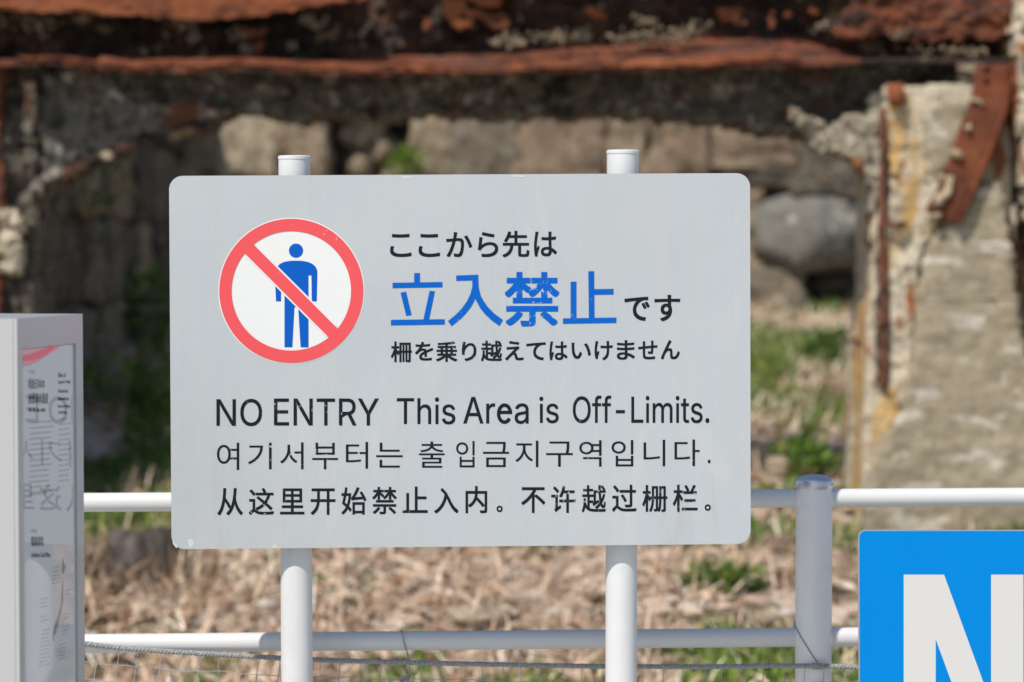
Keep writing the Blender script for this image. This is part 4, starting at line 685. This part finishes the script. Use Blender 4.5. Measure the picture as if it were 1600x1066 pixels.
# ------------------------------------------------------------------ the sign
YAW = .020
PL = Plane((0, 3.79, 1.3), (-YAW, -1, 0))       # slightly turned; nearer at its left
def fitz(px, py): return PL.hit(px, py)
c0 = fitz(718, 564)
sign = thing('warning_sign', 'grey no entry sign in Japanese, English, Korean and Chinese on two white poles', 'sign', (c0.x, c0.y + .05, 0), 0)
TL, TR, BL, BR = fitz(264, 275), fitz(1172, 270.5), fitz(268, 858.5), fitz(1173, 850)
def rrect(plane, tl, tr, br, bl, r, off=0, n=8, far=0):
    out = []
    cs = [tl, tr, br, bl]
    for i in range(4):
        p, pv, nx_ = cs[i], cs[i - 1], cs[(i + 1) % 4]
        a = (pv - p).normalized(); b_ = (nx_ - p).normalized(); c = p + (a + b_) * r
        for k in range(n + 1):
            t_ = k / n * pi / 2; out.append(c - b_ * r * cos(t_) - a * r * sin(t_) + plane.n * off)
    return out
RC = .0215
b = MB(); b.prism(rrect(PL, TL, TR, BR, BL, RC), rrect(PL, TL, TR, BR, BL, RC, -.003)[0:]); plate = b.build('panel', M['plate'], sign)
# lettering, line by line
L = MB(); o1 = lambda z, ox, oy, k: [(c, ox + a / k, oy + t_ / k, ox + e / k, oy + u / k) for c, a, t_, e, u in z]
letters(L, PL, o1([('こ', 60, 79, 163, 190), ('こ', 197, 79, 300, 190), ('か', 330, 70, 455, 190), ('ら', 482, 70, 580, 190), ('先', 600, 64, 730, 192), ('は', 752, 68, 862, 188)], 590, 340, 3.077), .0006)
L.build('lettering', M['black_print'], plate)
L = MB(); letters(L, PL, o1([('で', 1187, 381, 1308, 497), ('す', 1331, 372, 1455, 499)], 590, 340, 3.077), .0008); L.build('lettering', M['black_print'], plate)
L = MB(); letters(L, PL, o1([('柵', 64, 596, 165, 696), ('を', 180, 598, 268, 688), ('乗', 281, 596, 383, 694), ('り', 405, 598, 475, 690), ('越', 497, 592, 598, 692), ('え', 613, 594, 702, 687), ('て', 715, 600, 808, 686), ('は', 826, 596, 913, 686), ('い', 932, 602, 1025, 680), ('け', 1043, 594, 1130, 686), ('ま', 1150, 590, 1237, 684), ('せ', 1253, 592, 1345, 682), ('ん', 1362, 590, 1453, 682)], 590, 340, 3.077), .0006)
L.build('lettering', M['black_print'], plate)
L = MB()
letters(L, PL, o1([('禁', 611, 262, 874, 524)], 590, 340, 3.077), .0016)
BIG = [[(176, 267), (204, 267), (204, 325), (176, 325)], [(72, 314), (312, 310), (312, 336), (72, 340)], [(110, 362), (137, 356), (164, 469), (138, 474)], [(250, 352), (276, 355), (246, 500), (218, 500)], [(64, 492), (323, 489), (323, 515), (64, 519)],
 [(378, 279), (484, 275), (484, 302), (378, 305)], [(456, 290), (484, 290), (485, 335), (476, 375), (466, 400), (450, 430), (428, 458), (405, 483), (356, 523), (338, 498), (375, 468), (405, 437), (430, 402), (447, 366), (455, 335)],
 [(484, 290), (486, 335), (496, 375), (510, 402), (530, 430), (560, 461), (603, 493), (586, 522), (545, 492), (515, 463), (492, 434), (472, 396), (462, 375), (470, 330), (472, 290)],
 [(928, 309), (956, 308), (956, 495), (928, 495)], [(891, 485), (1148, 481), (1148, 507), (891, 511)], [(1013, 259), (1041, 258), (1043, 495), (1016, 495)], [(1030, 345), (1134, 343), (1134, 370), (1030, 372)]]
for k, pl in enumerate(BIG): L.add([PL.hit(590 + x / 3.077, 340 + y / 3.077, .0004 + k * 1.5e-5) for x, y in pl], [tuple(range(len(pl)))])
L.build('lettering', M['blue_print'], plate)
for wd in (('NO', 338.2, 623.4, 409.5, 666), ('ENTRY', 428.1, 622.8, 591.9, 665), ('This', 620, 621, 711.5, 663.3), ('Area', 723.8, 620.3, 826, 662.6), ('is', 842.8, 619.9, 873, 661.6), ('Off-Limits.', 895, 618.2, 1108.4, 661.4)):
    L = MB(); letters(L, PL, [wd], .00028); L.build('lettering', M['black_print'], plate)

L = MB()
letters(L, PL, o1([('여', 72, 350, 205, 512), ('기', 257, 350, 398, 508), ('서', 448, 348, 588, 508), ('부', 640, 350, 793, 508), ('터', 840, 346, 972, 504), ('는', 1020, 350, 1178, 498)], 320, 600, 3.81), 0)
L.build('lettering', M['black_print'], plate); L = MB()
letters(L, PL, o1([('출', 1275, 343, 1428, 499)], 320, 600, 3.81)
  + o1([('입', -28, 340, 82, 497), ('금', 132, 345, 287, 495), ('지', 325, 338, 462, 495), ('구', 508, 343, 667, 493), ('역', 705, 335, 838, 492), ('입', 897, 334, 1027, 491), ('니', 1088, 333, 1217, 490), ('다', 1272, 331, 1422, 489), ('.', 1470, 451, 1487, 473)], 720, 600, 3.81), 0)
L.build('lettering', M['black_print'], plate)
L = MB()
letters(L, PL, o1([('从', 75, 620, 227, 783), ('这', 262, 620, 412, 780), ('里', 448, 622, 593, 777), ('开', 630, 622, 778, 780), ('始', 813, 615, 962, 778), ('禁', 997, 613, 1143, 776), ('止', 1177, 611, 1327, 768), ('入', 1365, 620, 1510, 771)], 320, 600, 3.81)
  + o1([('内', 28, 608, 157, 770), ('。', 213, 725, 249, 763)], 720, 600, 3.81), .0005)
L.build('lettering', M['black_print'], plate); L = MB()
letters(L, PL, o1([('不', 360, 615, 503, 768), ('许', 538, 606, 683, 768), ('越', 720, 603, 864, 765), ('过', 900, 600, 1047, 762), ('栅', 1080, 602, 1230, 762), ('栏', 1262, 600, 1410, 762), ('。', 1452, 717, 1488, 755)], 720, 600, 3.81), .0005)
L.build('lettering', M['black_print'], plate)
# prohibition symbol
Z0, Zk = (260, 300), 3.332
def zp(x, y, off): return PL.hit(Z0[0] + x / Zk, Z0[1] + y / Zk, off)
CXp, CYp = 650.5, 515.0
disc = MB(); disc.add([zp(CXp + 381 * cos(a), CYp + 381 * sin(a), .0003) for a in (2 * pi * k / 128 for k in range(128))], [tuple(range(128))]); sym = disc.build('prohibition_symbol', M['white_print'], sign)
man = MB()
def fl(pts, off=.0006): man.add([zp(x, y, off) for x, y in pts], [tuple(range(len(pts)))])
fl([(675 + 37 * cos(a), 306 + 37 * sin(a)) for a in (2 * pi * k / 40 for k in range(40))])
fl([(580, 386), (592, 374), (615, 364), (645, 359), (675, 358), (705, 359), (735, 364), (758, 373), (776, 388), (786, 410), (786, 435), (740, 435), (740, 560), (720, 560), (615, 440)])
fl([(755, 435), (786, 435), (783, 570), (757, 570)], .0006)
fl([(566, 470), (597, 500), (597, 570), (571, 570)])
fl([(615, 440), (740, 560), (740, 600), (686, 600), (667, 600), (656, 809), (615, 809)])
fl([(686, 600), (740, 600), (740, 809), (699, 809)], .00062)
man.build('pictogram', M['blue_man'], sym)
halo = MB(); halo.add([zp(x, y, .0008) for x, y in ((462, 255), (905, 695), (845, 770), (400, 325))], [(0, 1, 2, 3)])
# white edging of the bar is clipped to the inside of the ring
halo = MB(); pts = []
def chord(c):   # crossings of y = x + c with the ring's inner circle
    k = c + CXp - CYp; t_ = (-k + math.sqrt(max(0, 2 * 300 ** 2 - k * k))) / 2; t2 = (-k - math.sqrt(max(0, 2 * 300 ** 2 - k * k))) / 2
    return (CXp + t2, CXp + t2 + c), (CXp + t_, CXp + t_ + c)
cm = CYp - CXp + 1
a1, a2 = chord(cm - 58); b1, b2 = chord(cm + 58)
halo.add([zp(*q, .0008) for q in (a1, a2, b2, b1)], [(0, 1, 2, 3)]); halo.build('bar_edging', M['white_print'], sym)
ring = MB(); n = 128
ring.add([zp(CXp + rr * cos(2 * pi * k / n), CYp + rr * sin(2 * pi * k / n), .0010) for rr in (375, 311) for k in range(n)], [(k, (k + 1) % n, n + (k + 1) % n, n + k) for k in range(n)])
ring.build('ring', M['red_print'], sym)
bar = MB(); a1, a2 = chord(cm - 46); b1, b2 = chord(cm + 46)
def ext(p, q, e): d = Vector((q[0] - p[0], q[1] - p[1])).normalized(); return (q[0] + d.x * e, q[1] + d.y * e)
q = [ext(a2, a1, 25), ext(a1, a2, 25), ext(b1, b2, 25), ext(b2, b1, 25)]
bar.add([zp(x, y, .0012) for x, y in q], [(0, 1, 2, 3)]); bar.build('bar', M['red_print'], sym)
# chipped spots
for k, poly in enumerate(([(293, 842), (300, 843), (304, 848), (301, 853), (297, 857), (294, 850)], [(270, 841), (272, 848), (278, 853), (276, 857), (270, 850)], [(424, 856), (429, 850), (435, 856)], [(627, 275.5), (646, 275.5), (641, 279), (630, 279)], [(795, 274), (822, 274), (818, 277), (800, 276.5)])):
    b = MB(); b.add([PL.hit(x, y, .0003) for x, y in poly], [tuple(range(len(poly)))]); b.build('paint_chip', M['chip'], plate)
# poles and the brackets that carry the plate
for xb, xt, yt in ((458.5, 455, 244), (972, 974.3, 235)):
    pr = .0252; ctr = PL.hit(xb, 960, -(.003 + .017 + pr)); t_ = PL.hit(xt, yt, -(.003 + .017 + pr))
    b = MB(); bx = Vector((ctr.x, ctr.y, 0)); lean = (t_ - ctr) / (t_.z - ctr.z)
    p_bot = ctr - lean * ctr.z; p_top = t_
    b.tube([p_bot, p_bot + (p_top - p_bot) * .5, p_top], pr, 48); pole = sharp(b.build('pole', M['white_pole'], sign, True), 50)
    b = MB(); b.lathe([(pr + .0008, -.0035), (pr + .0008, .0008), (pr - .001, .0022), (.002, .0030)], p_top, 48); sharp(b.build('pole_cap', M['white_pole'], pole, True), 40)
for yy in (360, 770):
    a, e = PL.hit(420, yy, -.0115), PL.hit(1010, yy - 3, -.0115)
    b = MB(); b.box((a + e) / 2, ((e - a).length / 2, .0082, .02), Matrix.Rotation(math.atan2((e - a).y, (e - a).x), 3, 'Z')); b.build('bracket', M['alu'], sign)

# ------------------------------------------------------------------ information case at the left
AI = R(10.5); U = Vector((sin(AI), cos(AI), 0)); NI = Vector((cos(AI), -sin(AI), 0))
NP = P(28, 700, 3.265); NP.z = 0; ZT = P(28, 498, 3.265).z
PI_ = Plane(NP, NI)
_h = PI_.hit(130.5, 700); WI = (_h - NP).dot(U); DI = .20
case = thing('information_case', 'tall grey metal information case with glossy printed panel, cut by the left edge', 'display case', (NP.x - .1, NP.y + .1, 0))
def IP(u, z, o): return NP + U * u + Vector((0, 0, z)) + NI * o
def uz(px, py): h = PI_.hit(px, py); return (h - NP).dot(U), h.z
m, t, b = new('brushed grey case metal'); b.inputs['Base Color'].default_value = (.42, .43, .44, 1); b.inputs['Roughness'].default_value = .28; b.inputs['Metallic'].default_value = .15
bump(t, b, tex(t, coords(t, (1, 1, .2)), 40, 3), .04, .001); M['case'] = m
m, t, b = new('glossy printed acrylic'); v = coords(t)
b.inputs['Base Color'].default_value = (.56, .57, .59, 1); b.inputs['Roughness'].default_value = .025; b.inputs['IOR'].default_value = 1.75; M['acryl'] = m
u0, _ = uz(36.5, 700); u1, _ = uz(120, 700); zt_ = uz(78, 541)[1]
# carcass (behind the front frame) and the frame around the recessed panel
b = MB(); b.prism([IP(0, .05, -.006), IP(WI, .05, -.006), IP(WI, ZT, -.006), IP(0, ZT, -.006)], [IP(0, .05, -DI), IP(WI, .05, -DI), IP(WI, ZT, -DI), IP(0, ZT, -DI)]); body = b.build('case_body', M['case'], case)
for (ua, ub, za, zb) in ((0, u0, .05, ZT), (u1, WI, .05, ZT), (u0, u1, zt_, ZT), (u0, u1, .05, .2)):
    b = MB(); b.prism([IP(ua, za, 0), IP(ub, za, 0), IP(ub, zb, 0), IP(ua, zb, 0)], [IP(ua, za, -.0055), IP(ub, za, -.0055), IP(ub, zb, -.0055), IP(ua, zb, -.0055)]); b.build('frame', M['case'], case)
b = MB(); g = .0012; b.prism([IP(u0 + g, .2, -.0032), IP(u1 - g, .2, -.0032), IP(u1 - g, zt_ - g, -.0032), IP(u0 + g, zt_ - g, -.0032)], [IP(u0 + g, .2, -.0055), IP(u1 - g, .2, -.0055), IP(u1 - g, zt_ - g, -.0055), IP(u0 + g, zt_ - g, -.0055)])
pan = b.build('printed_panel', M['acryl'], case)
b = MB(); b.box(NP + U * WI / 2 - NI * DI / 2 + Vector((0, 0, .03)), (.07, .07, .03), Matrix.Rotation(-AI, 3, 'Z')); b.build('foot', M['case'], case)
def fade(name, c): m, t, b = new(name); b.inputs['Base Color'].default_value = c; b.inputs['Roughness'].default_value = .03; b.inputs['IOR'].default_value = 1.75; return m
M['ink'] = fade('case ink', (.10, .105, .115, 1)); M['ink_l'] = fade('case light ink', (.33, .34, .36, 1)); M['map_brown'] = fade('map brown ink', (.30, .27, .225, 1)); M['map_base'] = fade('map ground', (.50, .51, .52, 1))
PI2 = Plane(NP - NI * .0030, NI)
for hd, bo, mk in (
    (('明治日本の', 44.5, 592, 70, 608), .0005, 'ink'),
    (('産業革命遺産', 44.5, 614, 75.5, 631.5), .0005, 'ink'),
    (('端島炭坑', 48.5, 838, 68, 854), .0005, 'ink'),
    (('製鉄・製鋼、造船、石炭産業', 45, 638, 71, 644), .0003, 'ink'),
    (('Sites of', 91, 582, 103, 590), .0003, 'ink'),
    (("Japan's Meiji", 91, 594, 110, 601), .0003, 'ink'),
    (('Industrial', 91, 608, 106, 614), .0003, 'ink'),
    (('Revolution:', 91, 620, 108, 626), .0003, 'ink'),
    (('Iron and Steel,', 91, 632, 110, 638), .0003, 'ink'),
    (('Coal Mining', 91, 642, 104, 648), .0003, 'ink'),
    (('Hashima Coal Mine', 49, 863, 78.5, 871), .0003, 'ink'),
    (('世界遺産', 45, 578, 55, 584), 0, 'ink_l'),
    (('世界遺産', 48, 827, 58, 833), 0, 'ink_l')):
    L = MB(); letters(L, PI2, [hd], bo, 0); L.build('heading', M[mk], pan)
L = MB()
r = random.Random(4)
def bars(mb, x0, x1, y, h, slope=-.09, off=.0):
    x = x0
    while x < x1 - 1:
        w_ = min(r.uniform(2, 6), x1 - x); y_ = y + slope * (x - x0)
        q = [PI2.hit(x, y_, off), PI2.hit(x + w_, y_ + slope * w_, off), PI2.hit(x + w_, y_ + h + slope * w_, off), PI2.hit(x, y_ + h, off)]; mb.add(q, [(0, 1, 2, 3)]); x += w_ + r.uniform(.6, 1.2)
for k in range(14): bars(L, 46, 84 - r.uniform(0, 8), 660 + k * 8.4, 2.4)
for k in range(13): bars(L, 92, 111 - r.uniform(0, 5), 655 + k * 8, 1.9, -.14)
bars(L, 46, 76, 772, 3, -.11)
L.build('body_text', M['ink_l'], pan)['kind'] = 'stuff'
L = MB(); mp = lambda pts, mb, off=0: mb.add([PI2.hit(x, y, off) for x, y in pts], [tuple(range(len(pts)))])
mp([(98, 871), (100, 880), (103, 885), (101, 892), (98, 898), (96.5, 890)], L); mp([(97.5, 900), (98.6, 915), (98.6, 940), (96, 955), (93, 968), (90.5, 980), (86, 988), (83, 985), (86, 975), (91, 962), (95.5, 945), (96.8, 920)], L)
mp([(84, 988), (86, 984), (89, 986), (85.6, 993)], L); mp([(83, 986), (85, 988), (84.5, 998), (83.4, 1004), (82.6, 994)], L); L.build('map_outline', M['map_brown'], pan)
L = MB()
for (x0, y0, n_) in ((83, 887, 5), (64, 936, 3), (64, 964, 2), (66, 985, 10)):
    for k in range(n_): bars(L, x0 - k * .6, x0 + r.uniform(8, 13), y0 + k * 6.2, 1.6, -.25)
for (x0, y0, n_) in ((102, 923, 2), (100, 960, 2), (97, 980, 3), (91, 1008, 5)):
    for k in range(n_): bars(L, x0, x0 + r.uniform(8, 13), y0 + k * 5.5, 1.5, -.3)
L.build('map_captions', M['ink_l'], pan)['kind'] = 'stuff'
# reflection of the sign's red ring, painted as a pink band on the panel
b = MB(); c_ = [(36, 556), (48, 553), (60, 549), (74, 543.5), (86, 539)]; d_ = [(36, 573), (46, 571.5), (58, 566), (72, 556), (90, 541)]
b.add([PI2.hit(x, y, .0001) for x, y in c_ + d_[::-1]], [tuple(range(10))])
M['pink'] = fade('painted ring reflection', (.72, .25, .30, 1)); b.build('ring_reflection', M['pink'], pan)

# ------------------------------------------------------------------ blue board at the right
PB_ = Plane((0, 3.70, 1), (.02, -1, 0)); 
bc = PB_.hit(1480, 1000); board = thing('blue_board', 'bright blue board with a huge white letter N, cut by the lower right corner', 'sign', (bc.x, bc.y, 0))
bx = [PB_.hit(1341.5, 828.5), PB_.hit(2500, 828.5), PB_.hit(2500, 1275), PB_.hit(1343, 1275)]; bx[2].x = bx[1].x; bx[3].z = bx[2].z
b = MB(); b.prism(rrect(PB_, *bx, .011, -.0012), rrect(PB_, *bx, .011, -.006)); pb = b.build('edge_plate', M['alu'], board)
ii = .0014; cc = [bx[0] + Vector((ii, 0, -ii)), bx[1] + Vector((-ii, 0, -ii)), bx[2] + Vector((-ii, 0, ii)), bx[3] + Vector((ii, 0, ii))]
M['blue_face'] = paint('glossy blue face', (.0, .20, .58, 1), .34, 0, .02, 3, .08)
b = MB(); b.prism(rrect(PB_, *cc, .010, 0), rrect(PB_, *cc, .010, -.0012)); face = b.build('panel', M['blue_face'], board)
M['white_letter'] = paint('white letter film', (.565, .565, .555), .4, 0, .01)
b = MB()
for poly in ([(1412, 898), (1462, 898), (1462, 1200), (1412, 1200)], [(1462, 898), (1475, 898), (1548.5, 1099), (1548.5, 1200), (1536, 1200), (1462, 999)], [(1548.5, 898), (1599, 898), (1599, 1200), (1548.5, 1200)]):
    b.add([PB_.hit(x, y, .0005) for x, y in poly], [tuple(range(len(poly)))])
b.build('lettering', M['white_letter'], face)
for px in (1560, 2350):
    q = PB_.hit(px, 1100, -.03); b = MB(); b.tube([(q.x, q.y, 0), (q.x, q.y, bx[0].z - .03)], .02, 24); b.build('leg', M['grey_post'], board, True)
q = PB_.hit(1955, 1100, -.012); 

# ------------------------------------------------------------------ netting below the rail
net = thing('safety_net', 'grey cord net hung from a twisted rope beneath the lower rail', 'net', (0, 3.95, 0))
rope_px = [(-40, 985), (60, 993), (132, 1006), (180, 1012), (260, 1018), (350, 1023.5), (483, 1031), (600, 1034.5), (700, 1037), (850, 1040), (948, 1041.5), (1100, 1042), (1180, 1041), (1242, 1039.5), (1272, 1042), (1302, 1040), (1345, 1043.5), (1500, 1046), (1700, 1050)]
ryf = lerp_pts(rope_px)
def ropeY(px):
    x = (px - CX) / F * 3.95; base = fy(x) - RR - .007
    d = abs(px - 1272); 
    return base - (max(0, 1 - d / 90) ** 1.5) * (PR - RR + .001)
def ropeP(px):
    px = max(-200, min(1700, px)); s_ = sum(ryf(px + d) for d in (-24, -12, 0, 12, 24)) / 5; return P(px, s_, ropeY(px))
m_, t_, b_ = new('twisted grey rope'); vv = coords(t_); t_.links.new(ramp(t_, tex(t_, vv, 300, 4, .7), [(.3, (.17, .175, .185)), (.55, (.32, .325, .335)), (.8, (.56, .56, .55))]), b_.inputs['Base Color']); b_.inputs['Roughness'].default_value = .9; M['rope'] = m_
M['cord'] = paint('grey net cord', (.30, .305, .31), .85, 0, .2, 60)
b = MB(); x = -150; steps = int(1800 / 1.8)
cen = [ropeP(-150 + 1.8 * i) for i in range(steps)]
for s_ in range(3):
    pts = []
    for i, c in enumerate(cen):
        a = 2 * pi * i * 1.8 / 17 / 1 + s_ * 2 * pi / 3; q = .0023 * (1 + .15 * noise.noise(Vector((i * .1, s_, 0)))); pts.append(c + Vector((0, -cos(a) * q, sin(a) * q)))
    b.tube(pts, .0023, 5)
rope = b.build('rope', M['rope'], net, True)
r = random.Random(3); b = MB()
for _ in range(60):                                            # stray fibres
    px = r.uniform(130, 1340); c = ropeP(px); d = Vector((r.uniform(-1, 1), -.5, r.uniform(-.3, 1))).normalized(); L_ = r.uniform(.003, .009)
    b.tube([c, c + d * L_ * .6, c + d * L_ + Vector((r.uniform(-.003, .003), 0, 0))], .00022, 3)
for px, d in ((1178, (.006, -.002, .010)), (1200, (-.002, -.003, .010)), (1180, (-.004, -.004, .007))):
    c = ropeP(px); d = Vector(d); b.tube([c, c + d * .7, c + d + Vector((.002, 0, .001))], .0005, 4)
b.build('loose_fibre', M['rope'], net)['kind'] = 'stuff'
SP = 31.5; b = MB(); nodes = {}
cols = range(-6, 55); rows = range(0, 24)
for i in cols:
    for j in rows:
        px = 60 + i * SP + 5 * noise.noise(Vector((i * .9, 0, 1))) - (j * (9 if px < 0 else 0) if False else 0)
        slant = -7 * min(j, 4) * (1 if px < 483 else .25 if px < 950 else .1)
        if j == 0: p = ropeP(px) + Vector((0, 0, -.003))
        else:
            top_ = ropeP(px); sagz = .029 * j if px < 500 else (.029 * j - .001)
            p = Vector((top_.x + slant / F * 3.95 * .5, top_.y + .004 * j * .3, top_.z - sagz)) + Vector((.004 * noise.noise(Vector((i * .7, j * .7, 2))), .006 * noise.noise(Vector((i * .6, j * .5, 7))), .0045 * noise.noise(Vector((i * .5, j * .9, 4)))))
        nodes[i, j] = p
def cord(a, c, seed):
    d = c - a; w_ = Vector((noise.noise(Vector((seed, 0, 0))), 0, noise.noise(Vector((0, seed, 0))))) * .0035
    b.tube([a, a + d * .33 + w_, a + d * .66 + w_ * .7, c], .0008, 4, False)
for i in cols:
    for j in rows:
        if (i, j + 1) in nodes: cord(nodes[i, j], nodes[i, j + 1], i * 3.7 + j * 1.3)
        if j > 0 and (i + 1, j) in nodes: cord(nodes[i, j], nodes[i + 1, j], i * 2.1 + j * 5.3)
b.build('netting', M['cord'], net)['kind'] = 'stuff'
# tie cord over the rail
b = MB(); yr = fy(-.17)
def around(px, ztop, zbot):
    return None
c1 = P(628, 986, yr - .013); c2 = P(631, 1002, yr - RR - .0015); c3 = P(637, 1024, yr - RR - .003); c4 = P(641, 1046, yr - RR - .012); c5 = P(638, 1060, yr - RR - .01)
b.tube([P(626, 990, yr + .012), P(627, 984, yr), c1, c2, c3, c4, c5, P(630, 1062, yr - .03)], .0011, 6)
b.tube([c2 + Vector((.002, .002, -.01)), c3 + Vector((.0015, -.002, 0)), c4 + Vector((.004, -.003, .002)), P(632, 1064, yr - .03)], .001, 6)
k0 = P(633, 1061, yr - .028)
for k in range(4): b.tube([k0 + Vector((.008 * cos(a + k), .003 * sin(a * 2 + k) - .002 * k, .004 * sin(a + k * 1.3))) for a in (2 * pi * q / 10 for q in range(11))], .001, 5)
b.tube([P(606, 1064, yr - .028), k0, P(652, 1052, yr - .028)], .001, 5)
b.build('tie_cord', M['cord'], net, True)
# tie at the post
b = MB(); pc = Vector((postX, fy(postX), 0))
def onpost(ang, py, r_=PR + .0015):
    z = P(1272, py, fy(postX) - PR).z; return pc + Vector((sin(ang) * r_, -cos(ang) * r_, z))
b.tube([onpost(R(-110), 976), onpost(R(-88), 981), onpost(R(-60), 990), onpost(R(-38), 1003), onpost(R(-18), 1018), onpost(R(2), 1033), onpost(R(8), 1040)], .0012, 6)
for k in range(3): b.tube([onpost(R(-6 + 8 * k + 6 * sin(a)), 1040 + 4.5 * cos(a), PR + .006 + .001 * k) for a in (2 * pi * q / 10 for q in range(11))], .0011, 5)
b.tube([onpost(R(70), 1042, PR + .004), onpost(R(84), 1030, PR + .004), onpost(R(88), 1022, PR + .006)], .001, 5)
b.build('tie_cord', M['cord'], net, True)
